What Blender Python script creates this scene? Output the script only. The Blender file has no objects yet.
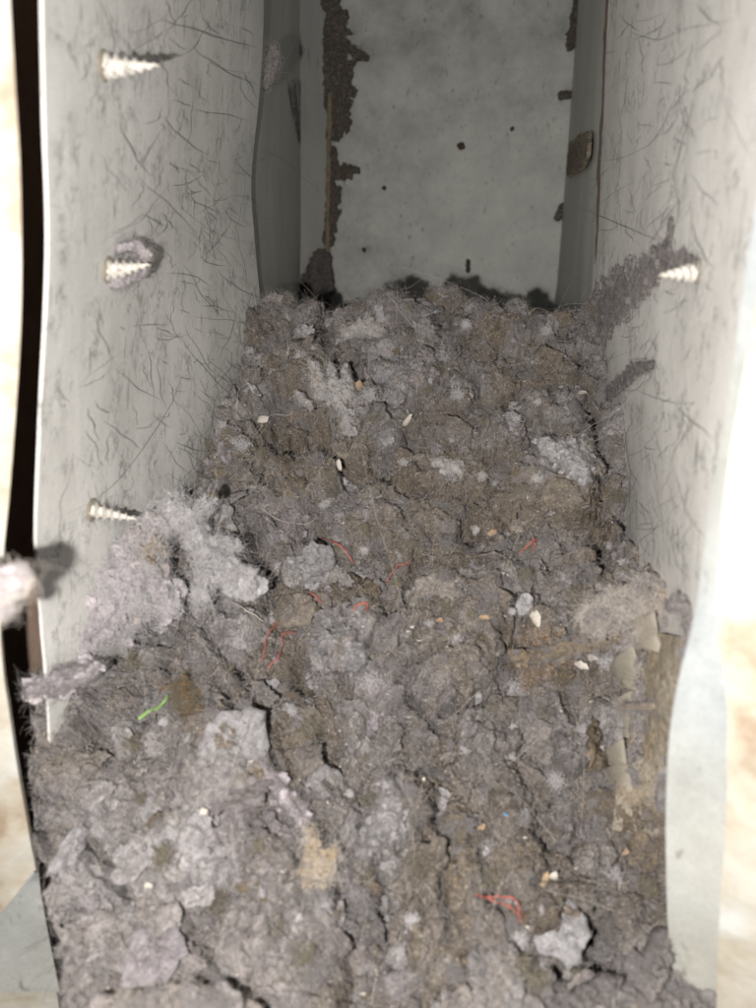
import bpy, math, random
import numpy as np
from mathutils import Vector, Matrix

C = bpy.context.scene.collection
SC = bpy.context.scene
R = math.radians
rnd = random.Random(7)
rs = np.random.RandomState(7)

# ------------------------------------------------------------------ camera
W0, H0 = 756.0, 1008.0
FPX = 776.0
CAM = np.array([0.0, 0.0, 0.30])
PITCH, YAW, ROLL = R(20), R(9.4), R(1.5)
fw = np.array([-math.sin(YAW)*math.cos(PITCH), math.cos(YAW)*math.cos(PITCH), -math.sin(PITCH)])
rt = np.cross(fw, [0, 0, 1.0]); rt /= np.linalg.norm(rt)
up = np.cross(rt, fw)
cr, sr = math.cos(ROLL), math.sin(ROLL)
rt2 = rt*cr + up*sr
up2 = -rt*sr + up*cr
cam_data = bpy.data.cameras.new('camera')
cam = bpy.data.objects.new('camera', cam_data)
C.objects.link(cam)
cam.matrix_world = Matrix(((rt2[0], up2[0], -fw[0], CAM[0]), (rt2[1], up2[1], -fw[1], CAM[1]),
                           (rt2[2], up2[2], -fw[2], CAM[2]), (0, 0, 0, 1)))
cam_data.sensor_fit = 'VERTICAL'
cam_data.sensor_height = 24.0
cam_data.lens = FPX/H0*24.0
cam_data.clip_start = 0.01
cam_data.clip_end = 20
cam_data.dof.use_dof = True
cam_data.dof.focus_distance = 0.335
cam_data.dof.aperture_fstop = 7.5
SC.camera = cam

# ------------------------------------------------------------------ light: the phone's own flash, left of and below the lens
world = bpy.data.worlds.new('World'); SC.world = world
world.use_nodes = True
world.node_tree.nodes['Background'].inputs[0].default_value = (0.75, 0.85, 1.0, 1)
world.node_tree.nodes['Background'].inputs[1].default_value = 0.08
ld = bpy.data.lights.new('phone_flash', 'POINT')
ld.energy = 5.3
ld.shadow_soft_size = 0.0022
ld.color = (1.0, 0.965, 0.93)
flash = bpy.data.objects.new('phone_flash', ld); C.objects.link(flash)
flash.location = CAM - rt2*0.024 - up2*0.012
SC.view_settings.view_transform = 'Standard'
SC.view_settings.look = 'None'
SC.view_settings.exposure = 0.0
SC.view_settings.gamma = 1.0
SC.cycles.max_bounces = 5
SC.cycles.diffuse_bounces = 3

# ------------------------------------------------------------------ rays from photograph pixels
def ray(px, py):
    px = np.asarray(px, float); py = np.asarray(py, float)
    a = (px-W0/2)/FPX; b = -(py-H0/2)/FPX
    return fw + a[..., None]*rt2 + b[..., None]*up2
def hit(px, py, P0, n):
    d = ray(px, py); P0 = np.asarray(P0, float); n = np.asarray(n, float)
    t = np.dot(P0-CAM, n)/(d @ n)
    return CAM + d*t[..., None]
def at_y(px, py, Y): return hit(px, py, (0, Y, 0), (0, 1, 0))
def at_depth(px, py, D): return CAM + ray(px, py)*D
def lerp(a, b, t): return a+(b-a)*t

# ------------------------------------------------------------------ noise in numpy
_perm = rs.permutation(256); _perm = np.concatenate([_perm, _perm, _perm])
_g = rs.normal(size=(256, 3)); _g /= np.linalg.norm(_g, axis=1)[:, None]
def perlin(p):
    i = np.floor(p).astype(np.int64); f = p-i; i &= 255
    u = f*f*f*(f*(f*6-15)+10)
    out = 0
    for dx in (0, 1):
        wx = u[:, 0] if dx else 1-u[:, 0]
        for dy in (0, 1):
            wy = u[:, 1] if dy else 1-u[:, 1]
            for dz in (0, 1):
                wz = u[:, 2] if dz else 1-u[:, 2]
                h = _perm[_perm[_perm[(i[:, 0]+dx) & 255]+((i[:, 1]+dy) & 255)]+((i[:, 2]+dz) & 255)]
                g = _g[h]
                out = out + wx*wy*wz*(g[:, 0]*(f[:, 0]-dx)+g[:, 1]*(f[:, 1]-dy)+g[:, 2]*(f[:, 2]-dz))
    return out*1.5
def fbm(p, scale, octs=4, gain=0.5, seed=0, billow=False):
    q = p/scale + seed*17.31
    a, s, t = 1.0, 0, 0
    for _ in range(octs):
        v = perlin(q)
        if billow: v = 1-2.5*np.abs(v)
        s = s+a*v; t += a; a *= gain; q = q*2.03+5.1
    return s/t

# ------------------------------------------------------------------ materials
def mat(name):
    m = bpy.data.materials.new(name); m.use_nodes = True
    nt = m.node_tree
    return m, nt, nt.nodes['Principled BSDF']
def N(nt, typ, **kw):
    n = nt.nodes.new(typ)
    for k, v in kw.items():
        if k in n.inputs: n.inputs[k].default_value = v
        else: setattr(n, k, v)
    return n
def ramp(nt, src, stops):
    r = nt.nodes.new('ShaderNodeValToRGB')
    while len(r.color_ramp.elements) < len(stops): r.color_ramp.elements.new(0.5)
    for e, (p, c) in zip(r.color_ramp.elements, stops):
        e.position = p; e.color = (*c, 1) if len(c) == 3 else c
    nt.links.new(src, r.inputs[0]); return r
def mix(nt, a, b, fac, mode='MIX'):
    m = nt.nodes.new('ShaderNodeMix'); m.data_type = 'RGBA'; m.blend_type = mode
    for s, v in ((m.inputs[0], fac), (m.inputs[6], a), (m.inputs[7], b)):
        if hasattr(v, 'links') or isinstance(v, bpy.types.NodeSocket): nt.links.new(v, s)
        else: s.default_value = v if isinstance(v, (int, float)) else (*v, 1)
    return m.outputs[2]
def tex(nt, scale, detail=4, rough=0.6, vec=None, typ='ShaderNodeTexNoise', out=0):
    n = nt.nodes.new(typ); n.inputs['Scale'].default_value = scale
    if 'Detail' in n.inputs: n.inputs['Detail'].default_value = detail
    if 'Roughness' in n.inputs: n.inputs['Roughness'].default_value = rough
    if vec is not None: nt.links.new(vec, n.inputs['Vector'])
    return n.outputs[out]
def bump(nt, bs, h, strength, dist):
    b = nt.nodes.new('ShaderNodeBump'); b.inputs['Strength'].default_value = strength
    b.inputs['Distance'].default_value = dist
    nt.links.new(h, b.inputs['Height']); nt.links.new(b.outputs[0], bs.inputs['Normal'])
def coords(nt): return nt.nodes.new('ShaderNodeTexCoord').outputs['Object']
def scaled(nt, v, s):
    m = nt.nodes.new('ShaderNodeMapping'); m.inputs['Scale'].default_value = s
    nt.links.new(v, m.inputs['Vector']); return m.outputs[0]

def galvanised(name, lo, hi, metallic, rough, streak=(1, 1, 1), spangle=0.5, dust=(0.33, 0.30, 0.27), dustamt=0.35):
    m, nt, b = mat(name)
    v = coords(nt)
    sv = tex(nt, 70, typ='ShaderNodeTexVoronoi', vec=scaled(nt, v, streak), out=1)
    bw = nt.nodes.new('ShaderNodeRGBToBW'); nt.links.new(sv, bw.inputs[0])
    n1 = tex(nt, 35, 5, 0.65, scaled(nt, v, streak))
    n2 = tex(nt, 8, 3, 0.5, v)
    base = ramp(nt, n1, [(0.3, lo), (0.7, hi)]).outputs[0]
    sp = ramp(nt, bw.outputs[0], [(0.2, (0.72,)*3), (0.8, (1.12,)*3)]).outputs[0]
    c = mix(nt, base, sp, spangle, 'MULTIPLY')
    d = ramp(nt, n2, [(0.35, (0, 0, 0)), (0.75, (dustamt,)*3)]).outputs[0]
    c = mix(nt, c, dust, d)
    fine = tex(nt, 900, 3, 0.7, v)
    f2 = ramp(nt, fine, [(0.3, (0.8,)*3), (0.7, (1.1,)*3)]).outputs[0]
    c = mix(nt, c, f2, 0.5, 'MULTIPLY')
    pitn = ramp(nt, tex(nt, 330, 2, 0.5, scaled(nt, v, (streak[0], streak[1], streak[2]*0.5))), [(0.66, (1, 1, 1)), (0.74, (0.5, 0.47, 0.43))]).outputs[0]
    c = mix(nt, c, pitn, 0.7, 'MULTIPLY')
    if name == 'dusty_zinc':
        for sc_, st, w_ in ((60, (1.6, 1, 0.7), 0.022), (110, (1, 1.4, 1), 0.016)):
            q = tex(nt, sc_, 5, 0.62, scaled(nt, v, st)); m1 = nt.nodes.new('ShaderNodeMath'); m1.operation = 'SUBTRACT'
            nt.links.new(q, m1.inputs[0]); m1.inputs[1].default_value = 0.5
            m2 = nt.nodes.new('ShaderNodeMath'); m2.operation = 'ABSOLUTE'; nt.links.new(m1.outputs[0], m2.inputs[0])
            ln = ramp(nt, m2.outputs[0], [(0.0, (1, 1, 1)), (w_, (0, 0, 0))]).outputs[0]
            mk = ramp(nt, tex(nt, 45, 3, 0.5, scaled(nt, v, (1, 1, 2))), [(0.45, (0, 0, 0)), (0.62, (0.6,)*3)]).outputs[0]
            c = mix(nt, c, (0.13, 0.135, 0.13), mix(nt, (0, 0, 0), ln, mk))
    nt.links.new(c, b.inputs['Base Color'])
    b.inputs['Metallic'].default_value = metallic
    rr = ramp(nt, n1, [(0.2, (rough-0.08,)*3), (0.8, (rough+0.12,)*3)]).outputs[0]
    nt.links.new(rr, b.inputs['Roughness'])
    bump(nt, b, n1, 0.25, 0.002)
    return m
M_PANEL = galvanised('dusty_zinc', (0.55, 0.542, 0.512), (0.70, 0.692, 0.66), 0.05, 0.6, (1, 1, 0.45), 0.15)
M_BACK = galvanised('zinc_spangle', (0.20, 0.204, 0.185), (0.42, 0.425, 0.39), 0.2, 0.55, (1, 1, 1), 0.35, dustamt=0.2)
M_REAR = galvanised('zinc_rear', (0.50, 0.50, 0.46), (0.66, 0.66, 0.61), 0.2, 0.6, (1, 1, 0.2), 0.1)
M_CORNER = galvanised('zinc_corner', (0.30, 0.30, 0.275), (0.42, 0.42, 0.385), 0.2, 0.6, (1, 1, 0.2), 0.1)
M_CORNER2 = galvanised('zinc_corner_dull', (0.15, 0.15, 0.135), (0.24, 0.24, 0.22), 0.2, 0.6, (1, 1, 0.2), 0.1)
M_FLANGE = galvanised('zinc_flange', (0.20, 0.222, 0.235), (0.36, 0.385, 0.40), 0.1, 0.5, (1, 1, 1), 0.25, dust=(0.6, 0.55, 0.42), dustamt=0.5)
M_TAB = galvanised('dusty_tab', (0.12, 0.115, 0.095), (0.25, 0.235, 0.19), 0.1, 0.7, (1, 1, 1), 0.2, dust=(0.34, 0.285, 0.215), dustamt=1.0)

def plain(name, col, rough=0.8, metallic=0.0, var=0.25, scale=300, bmp=0.2):
    m, nt, b = mat(name); v = coords(nt)
    n = tex(nt, scale, 4, 0.6, v)
    c = mix(nt, tuple(x*(1-var) for x in col), tuple(min(1, x*(1+var)) for x in col), n)
    nt.links.new(c, b.inputs['Base Color'])
    b.inputs['Roughness'].default_value = rough; b.inputs['Metallic'].default_value = metallic
    bump(nt, b, n, bmp, 0.0006)
    return m
M_SCREW = plain('screw_zinc', (0.50, 0.47, 0.42), 0.75, 0.0, 0.12, 500)
M_SHADOW = plain('shadow_backing', (0.28, 0.2, 0.15), 0.9, 0, 0.4, 80)
M_EDGE = plain('tarnished_edge', (0.05, 0.036, 0.024), 0.8, 0.1, 0.5, 200)
M_RED = plain('red_fibre', (0.38, 0.12, 0.09), 0.6, 0, 0.3, 900)
M_GREEN = plain('green_sliver', (0.24, 0.38, 0.13), 0.5, 0, 0.3, 700)
M_WHITE = plain('pale_flake', (0.44, 0.40, 0.35), 0.8, 0, 0.35, 700)
M_TAN = plain('tan_flake', (0.33, 0.23, 0.14), 0.8, 0, 0.4, 700)
M_HAIRD = plain('dark_hair', (0.035, 0.028, 0.024), 0.5, 0, 0.3, 300, 0)
M_FUZZ = plain('lint_fuzz', (0.215, 0.198, 0.193), 0.9, 0, 0.4, 120, 0)
M_FUZZP = plain('pale_fuzz', (0.46, 0.44, 0.44), 0.9, 0, 0.3, 120, 0)
M_FUZZB = plain('brown_fuzz', (0.17, 0.15, 0.11), 0.9, 0, 0.3, 120, 0)
M_SMEAR = plain('grey_smear', (0.26, 0.255, 0.24), 0.9, 0, 0.3, 120, 0)
M_HAIRG = plain('grey_hair', (0.17, 0.165, 0.16), 0.8, 0, 0.4, 120, 0)
M_HAIRP = plain('pale_hair', (0.50, 0.45, 0.40), 0.6, 0, 0.3, 300, 0)
M_BLUE = plain('blue_flake', (0.05, 0.25, 0.5), 0.6, 0, 0.2, 300, 0)

def plaster():
    m, nt, b = mat('aged_plaster'); v = coords(nt)
    n1 = tex(nt, 40, 5, 0.6, v); n2 = tex(nt, 14, 3, 0.5, v)
    c = ramp(nt, n1, [(0.36, (0.26, 0.20, 0.14)), (0.45, (0.36, 0.32, 0.25)), (0.58, (0.42, 0.40, 0.345))]).outputs[0]
    c2 = ramp(nt, n2, [(0.58, (0, 0, 0)), (0.66, (0.8, 0.8, 0.8))]).outputs[0]
    c = mix(nt, c, (0.55, 0.60, 0.63), c2)
    nt.links.new(c, b.inputs['Base Color']); b.inputs['Roughness'].default_value = 0.85
    bump(nt, b, n1, 0.5, 0.003)
    return m
M_PLASTER = plaster()

def lint_mat():
    m, nt, b = mat('dryer_lint'); v = coords(nt)
    a = nt.nodes.new('ShaderNodeAttribute'); a.attribute_name = 'Col'
    n1 = ramp(nt, tex(nt, 420, 5, 0.75, v), [(0.28, (0.55,)*3), (0.72, (1.38,)*3)]).outputs[0]
    c = mix(nt, a.outputs['Color'], n1, 0.8, 'MULTIPLY')
    # sandy light grains and dark crumbs
    n2 = tex(nt, 1500, 2, 0.5, v)
    g = ramp(nt, n2, [(0.63, (0, 0, 0)), (0.70, (0.75,)*3)]).outputs[0]
    c = mix(nt, c, (0.55, 0.47, 0.37), g)
    n3 = tex(nt, 1100, 2, 0.5, scaled(nt, v, (1.3, 0.9, 1.1)))
    g = ramp(nt, n3, [(0.62, (0, 0, 0)), (0.72, (0.8,)*3)]).outputs[0]
    c = mix(nt, c, (0.03, 0.024, 0.02), g)
    nt.links.new(c, b.inputs['Base Color'])
    b.inputs['Roughness'].default_value = 1.0
    b.inputs['Specular IOR Level'].default_value = 0.1
    bump(nt, b, tex(nt, 700, 5, 0.8, v), 0.9, 0.0012)
    return m
M_LINT = lint_mat()

# ------------------------------------------------------------------ object helpers
def tagged(o, label=None, cat=None, group=None, kind=None):
    if label: o['label'] = label
    if cat: o['category'] = cat
    if group: o['group'] = group
    if kind: o['kind'] = kind
    return o
def empty(name, loc, **kw):
    o = bpy.data.objects.new(name, None); o.location = loc; o.empty_display_size = 0.01
    C.objects.link(o); return tagged(o, **kw)
def mesh_obj(name, V, F, material, parent=None, smooth=True, col=None, origin=None):
    V = np.asarray(V, float)
    o0 = np.asarray(parent.matrix_basis.translation if parent else (origin if origin is not None else (0, 0, 0)), float)
    me = bpy.data.meshes.new(name)
    if isinstance(F, np.ndarray):
        k = F.shape[1]
        me.vertices.add(len(V)); me.vertices.foreach_set('co', (V-o0).astype(np.float32).ravel())
        me.loops.add(F.size); me.loops.foreach_set('vertex_index', F.astype(np.int32).ravel())
        me.polygons.add(len(F)); me.polygons.foreach_set('loop_start', np.arange(0, F.size, k, dtype=np.int32))
        me.update(calc_edges=True)
    else:
        me.from_pydata((V-o0).tolist(), [], F)
    if col is not None:
        at = me.attributes.new('Col', 'FLOAT_COLOR', 'POINT')
        at.data.foreach_set('color', np.concatenate([col, np.ones((len(col), 1))], 1).astype(np.float32).ravel())
    me.materials.append(material)
    if smooth: me.polygons.foreach_set('use_smooth', [True]*len(me.polygons))
    me.validate(); me.update()
    if smooth and material is not M_LINT: me.set_sharp_from_angle(angle=R(48))
    o = bpy.data.objects.new(name, me); C.objects.link(o)
    if parent: o.parent = parent
    else: o.location = o0
    return o
def sub(parent, name, V, F, m, **kw):
    """a sub-part: its parent is a part whose own origin sits at the thing's base"""
    o = mesh_obj(name, V, F, m, origin=kw.pop('base'), **kw)
    o.location = (0, 0, 0); o.parent = parent
    return o

def strip(A, B, nu, nv, bow=None, th=0.0009):
    """sheet between polylines A and B (same length), nv rows between, with thickness"""
    A = np.asarray(A); B = np.asarray(B)
    ts = np.linspace(0, len(A)-1, nu)
    def rs_(P):   # Catmull-Rom resample
        out = []
        for t in ts:
            i = min(int(t), len(P)-2); f = t-i
            p0, p1, p2, p3 = P[max(i-1, 0)], P[i], P[i+1], P[min(i+2, len(P)-1)]
            out.append(0.5*((2*p1)+(-p0+p2)*f+(2*p0-5*p1+4*p2-p3)*f*f+(-p0+3*p1-3*p2+p3)*f**3))
        return np.array(out)
    A2, B2 = rs_(A), rs_(B)
    s = np.linspace(0, 1, nv)
    G = A2[:, None]*(1-s)[None, :, None]+B2[:, None]*s[None, :, None]
    du = np.gradient(G, axis=0); dv = np.gradient(G, axis=1)
    n = np.cross(du, dv); n /= np.linalg.norm(n, axis=2, keepdims=True)+1e-12
    if bow is not None: G = G+n*bow(G.reshape(-1, 3)).reshape(nu, nv, 1)
    T = G-n*th
    V = np.concatenate([G.reshape(-1, 3), T.reshape(-1, 3)])
    idx = np.arange(nu*nv).reshape(nu, nv); k = nu*nv
    f = [(idx[:-1, :-1], idx[1:, :-1], idx[1:, 1:], idx[:-1, 1:])]
    f.append((idx[:-1, :-1]+k, idx[:-1, 1:]+k, idx[1:, 1:]+k, idx[1:, :-1]+k))
    F = [np.stack([q.ravel() for q in t], 1) for t in f]
    def edge(e): return np.stack([e[:-1], e[1:], e[1:]+k, e[:-1]+k], 1)
    F += [edge(idx[:, 0])[:, ::-1], edge(idx[:, -1]), edge(idx[0])[:, :], edge(idx[-1])[:, ::-1]]
    return V, np.concatenate(F)

def tube(pts, rad, sides=6):
    pts = np.asarray(pts, float); n = len(pts)
    rad = np.broadcast_to(rad, (n,)) if np.ndim(rad) else np.full(n, rad)
    T = np.gradient(pts, axis=0); T /= np.linalg.norm(T, axis=1)[:, None]+1e-12
    a = np.array([0.3, 0.5, 0.81]); V = []
    for i in range(n):
        u = np.cross(T[i], a); u /= np.linalg.norm(u); w = np.cross(T[i], u)
        for k in range(sides):
            th = 2*math.pi*k/sides
            V.append(pts[i]+rad[i]*(u*math.cos(th)+w*math.sin(th)))
    F = [[i*sides+k, i*sides+(k+1) % sides, (i+1)*sides+(k+1) % sides, (i+1)*sides+k] for i in range(n-1) for k in range(sides)]
    F += [list(range(sides))[::-1], [(n-1)*sides+k for k in range(sides)]]
    return V, F
def smooth_path(P, n):
    P = np.asarray(P, float); out = []
    for t in np.linspace(0, len(P)-1, n):
        i = min(int(t), len(P)-2); f = t-i
        p0, p1, p2, p3 = P[max(i-1, 0)], P[i], P[i+1], P[min(i+2, len(P)-1)]
        out.append(0.5*((2*p1)+(-p0+p2)*f+(2*p0-5*p1+4*p2-p3)*f*f+(-p0+3*p1-3*p2+p3)*f**3))
    return np.array(out)

def curves_obj(name, pts, radii, material, parent=None, origin=None):
    """pts (n, k, 3); radii (n, k)"""
    n, k = pts.shape[:2]
    hc = bpy.data.hair_curves.new(name)
    hc.add_curves([k]*n)
    o0 = np.asarray(parent.matrix_basis.translation if parent else (0, 0, 0), float)
    hc.attributes['position'].data.foreach_set('vector', (pts-o0).astype(np.float32).ravel())
    ra = hc.attributes.get('radius') or hc.attributes.new('radius', 'FLOAT', 'POINT')
    ra.data.foreach_set('value', radii.astype(np.float32).ravel())
    hc.materials.append(material)
    o = bpy.data.objects.new(name, hc); C.objects.link(o)
    if parent: o.parent = parent
    return o
def fibres_on(P, Nn, count, length, rad, rng, lift=0.35, k=6, curl=0.8):
    i = rng.randint(0, len(P), count)
    p = P[i]; n = Nn[i]
    r = rng.normal(size=(count, 3)); t = r-(r*n).sum(1)[:, None]*n
    t /= np.linalg.norm(t, axis=1)[:, None]
    d = t+n*rng.uniform(-0.1, lift*2, (count, 1)); d /= np.linalg.norm(d, axis=1)[:, None]
    L = length*np.clip(rng.lognormal(0, 0.5, (count, 1)), 0.2, 2.2)
    side = np.cross(n, t); cu = rng.normal(size=(count, 1))*curl; cn = -rng.uniform(0.0, 1.2, (count, 1))*lift*2
    s = np.linspace(0, 1, k)
    pts = np.zeros((count, k, 3))
    ph = rng.uniform(0, 6.28, (count, 1))
    for j, q in enumerate(s):
        pts[:, j] = p+d*L*q+side*L*cu*q*q+n*L*cn*q*q*0.8+side*L*0.08*np.sin(ph+9*q)
    rr = np.full((count, k), rad)*rng.uniform(0.6, 1.3, (count, 1))*np.linspace(1, 0.5, k)
    return pts, rr

# ------------------------------------------------------------------ the duct
YB = 0.62
YC = 0.375       # crest of the heap, where the front panels end
#       # back panel
YN = 0.175       # front edge of the side panels
duct = empty('metal_duct', (0.0, 0.3, 0.0), label='grey galvanised sheet-metal duct, dusty and scratched inside, packed with lint',
             cat='duct')
bow1 = lambda p: 0.0012*fbm(p, 0.09, 2, seed=3)
# back panel
def poly(pts, f): return np.array([f(x, y) for x, y in pts])
back = lambda x, y: at_y(x, y, YB)
A = poly([(322, -260), (328, 40), (324, 400), (322, 640)], back)
B = poly([(592, -260), (580, 0), (557, 340), (540, 640)], back)
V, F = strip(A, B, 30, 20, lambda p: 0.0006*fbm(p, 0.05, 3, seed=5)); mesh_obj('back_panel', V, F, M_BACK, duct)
# vertical flanges between the back panel and the sides
nearY = lambda x, y, Y: at_y(x, y, Y)
A = poly([(300, -260), (298, 0), (299, 200), (297, 640)], lambda x, y: at_y(x, y, YB-0.012))
B = poly([(330, -260), (334, 40), (329, 400), (326, 640)], lambda x, y: at_y(x, y, YB-0.002))
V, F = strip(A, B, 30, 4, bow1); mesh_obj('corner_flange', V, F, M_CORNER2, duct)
A = poly([(590, -260), (578, 0), (559, 260), (552, 340), (535, 640)], lambda x, y: at_y(x, y, YB-0.002))
B = poly([(625, -260), (607, 0), (598, 200), (592, 340), (580, 640)], lambda x, y: at_y(x+5, y, YC+0.004))
CFP = (A.copy(), B.copy())
V, F = strip(A, B, 30, 4, None); mesh_obj('corner_flange', V, F, M_REAR, duct)

# left panel: plane through four measured points
def lofted(nearpts, farpts, Yn, Yf):
    return poly(nearpts, lambda x, y: at_y(x, y, Yn)), poly(farpts, lambda x, y: at_y(x, y, Yf))
YL = YC
A, B = lofted([(48, -420), (42, -100), (46, 100), (50, 250), (42, 420), (36, 540), (42, 620), (50, 720), (54, 860), (66, 1050)],
              [(268, -330), (264, 0), (260, 90), (251, 180), (254, 240), (262, 320), (262, 370), (260, 420), (255, 520), (250, 640)], YN, YL)
V, F = strip(A, B, 60, 20, bow1); TLg = (V, F); left_panel = mesh_obj('side_panel', V, F, M_PANEL, duct)
LW = (A, B)
# rear left panel, set a little outward behind the front one
A2, B2 = lofted([(260, -330), (257, 0), (253, 90), (244, 180), (247, 240), (254, 320), (248, 640)], [(303, -260), (300, 0), (300, 90), (301, 180), (301, 240), (300, 320), (299, 640)], YL+0.002, YB-0.010)
V, F = strip(A2, B2, 30, 12, None); mesh_obj('rear_panel', V, F, M_REAR, duct)
# right panels
A3, B3 = lofted([(840, -420), (800, 0), (770, 200), (752, 330), (730, 480), (712, 600), (700, 760), (700, 1050)],
                [(628, -260), (609, 0), (603, 150), (598, 240), (594, 320), (606, 480), (588, 640), (580, 900)], YN, YC)
V, F = strip(A3, B3, 60, 24, lambda p: 0.12*bow1(p)); TRg = (V, F); right_panel = mesh_obj('side_panel', V, F, M_PANEL, duct)
right_panel['label'] = 'right side panel with overlapping sheet seam'
def quadpt(A, B, u, v):
    """point on lofted sheet; u along 0..1, v near-to-far 0..1"""
    t = u*(len(A)-1); i = min(int(t), len(A)-2); f = t-i
    a = A[i]*(1-f)+A[i+1]*f; b = B[i]*(1-f)+B[i+1]*f
    return a*(1-v)+b*v
def plane_of(A, B, i):
    """best plane of the sheet near row i, facing the duct's inside"""
    P = (A[i]+B[i])/2
    n = np.cross(B[i]-A[i], (A[i+1]-A[i-1])); n /= np.linalg.norm(n)
    if np.dot(n, np.array([0.0, .3, .25])-P) < 0: n = -n
    return P, n
PL, nL = plane_of(LW[0], LW[1], 3)
PR, nR = plane_of(A3, B3, 3)
from mathutils.bvhtree import BVHTree
def bvh_of(V, F): return BVHTree.FromPolygons([tuple(p) for p in V], [tuple(int(i) for i in f) for f in F])
def cast(tree, x, y, P, n):
    d = ray(float(x), float(y)); loc, nn, i, dist = tree.ray_cast(Vector(CAM), Vector(d))
    if loc is None: return hit(x, y, P, n), n
    nn = np.array(nn); return np.array(loc), (nn if nn @ d < 0 else -nn)
def on_left(x, y, off=0.0):
    p, n = cast(TL, x, y, PL, nL); return p+n*off
def on_right(x, y, off=0.0):
    p, n = cast(TR, x, y, PR, nR); return p+n*off
TL = bvh_of(*TLg); TR = bvh_of(*TRg)
# overlapping sheet on the right wall (nearer, one thickness proud) with its notch
A4 = poly([(768, -60), (752, 50), (730, 300), (712, 520), (700, 700)], lambda x, y: on_right(x+70, y, 0.0030))
B4 = poly([(703, -60), (700, 0), (692, 60), (689, 100)], lambda x, y: on_right(x, y, 0.0030))
B4 = poly([(706, -60), (700, 0), (691, 100), (683, 104), (679, 180), (673, 250), (664, 420), (655, 560), (650, 700)], lambda x, y: on_right(x, y, 0.0002 if y < 215 else -0.0022))
A4 = poly([(840, -60), (835, 0), (825, 100), (824, 104), (815, 180), (805, 250), (780, 420), (760, 560), (750, 700)], lambda x, y: on_right(x, y, 0.0005 if y < 255 else -0.0022))
V, F = strip(A4, B4, 90, 14, None, 0.0003); ov = mesh_obj('overlap_sheet', V, F, M_PANEL, duct)
TR = bvh_of(np.concatenate([TRg[0], V]), [list(f) for f in TRg[1]]+[[int(i)+len(TRg[0]) for i in f] for f in F])
# dark seams: rolled edge along the rear right corner, open slit behind the left panel
P = smooth_path(poly([(618, -200), (604.5, 0), (601, 90), (596, 180), (595, 240), (591, 330)], lambda x, y: at_y(x+2.5, y, YC-0.004)), 60)
P = P+0.0006*np.stack([fbm(P, 0.01, 2, seed=i) for i in range(3)], 1)
V, F = tube(P, 0.0005+0.0006*np.abs(fbm(P, 0.012, 2, seed=9)), 7); mesh_obj('seam_edge', V, F, M_EDGE, duct)
# bottom panel, below the lint
V, F = strip(np.array([[-0.12, 0.12, 0.03], [-0.12, 0.46, 0.03]]), np.array([[0.16, 0.12, 0.03], [0.16, 0.46, 0.03]]), 4, 4); mesh_obj('bottom_panel', V, F, M_PANEL, duct)

# added brown sheet behind the gap, standing in for the left flange's shadow
sheet_n = [np.array([-0.17, y, z]) for y, z in ((0.10, -0.2), (0.10, 0.75))]
sheet_f = [np.array([-0.17, y, z]) for y, z in ((0.50, -0.2), (0.50, 0.75))]
V, F = strip(np.array(sheet_n), np.array(sheet_f), 4, 4, None, 0.01)
tagged(mesh_obj('shadow_sheet', V, F, M_SHADOW), kind='structure')

# ------------------------------------------------------------------ front flanges and the plaster round the opening
YF = 0.158
# left: plaster edge
fedge = [(8, -120), (8, -20), (14, 80), (20, 180), (21, 320), (12, 470), (4, 560), (3, 640), (13, 720), (26, 800), (41, 880), (52, 940), (62, 1010), (68, 1080)]
A = poly(fedge, lambda x, y: at_y(x, y, YF))
B = poly([(x-230, y) for x, y in fedge], lambda x, y: at_y(x, y, YF-0.022))
V, F = strip(A, B, 120, 16, lambda p: 0.0012*fbm(p, 0.02, 3, seed=11), 0.003)
tagged(mesh_obj('plaster_wall', V, F, M_PLASTER), kind='structure')
# blue-grey sheet corner low on the left
A = poly([(36, 872), (44, 910), (52, 950), (60, 990)], lambda x, y: at_y(x, y, YF-0.0040))
B = poly([(33, 871), (12, 900), (-14, 930), (-50, 990)], lambda x, y: at_y(x, y, YF-0.0040-0.00011*(50-x)))
V, F = strip(A, B, 16, 8, None, 0.0007); lf = mesh_obj('front_flange', V, F, M_FLANGE, duct)
lf['label'] = 'torn flange corner at the lower left'
# right: bright metal lip, then plaster
redge = [(790, -80), (780, 60), (764, 190), (750, 270), (737, 370), (723, 460), (708, 550), (696, 620), (680, 680), (670, 740), (667, 820), (668, 900), (672, 950), (678, 1030), (684, 1080)]
rin = [(880, -80), (850, 60), (815, 190), (790, 270), (768, 370), (752, 460), (742, 550), (740, 620), (748, 680), (748, 740), (746, 820), (740, 900), (738, 950), (735, 1030), (730, 1080)]
A = poly(redge, lambda x, y: at_y(x, y, YF))
Bm = poly(rin, lambda x, y: at_y(x, y, YF-0.008))
V, F = strip(Bm, A, 120, 10, lambda p: 0.0012*fbm(p, 0.03, 2, seed=12), 0.001)
rf = mesh_obj('front_flange', V, F, M_FLANGE, duct); rf['label'] = 'bright bent flange at the right of the opening'
A = poly([(x-16, y) for x, y in rin], lambda x, y: at_y(x, y, YF-0.0095))
B = poly([(x+220, y) for x, y in rin], lambda x, y: at_y(x, y, YF-0.03))
V, F = strip(B, A, 120, 16, lambda p: 0.0014*fbm(p, 0.02, 3, seed=13), 0.003)
tagged(mesh_obj('plaster_wall', V, F, M_PLASTER), kind='structure')

# ------------------------------------------------------------------ the bed of lint
MAUVE = np.array([0.186, 0.171, 0.166]); BROWN = np.array([0.140, 0.112, 0.080]); GREY = np.array([0.40, 0.385, 0.39])
RUST = np.array([0.16, 0.095, 0.045]); OCHRE = np.array([0.30, 0.235, 0.15]); LILAC = np.array([0.44, 0.40, 0.42])

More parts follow.
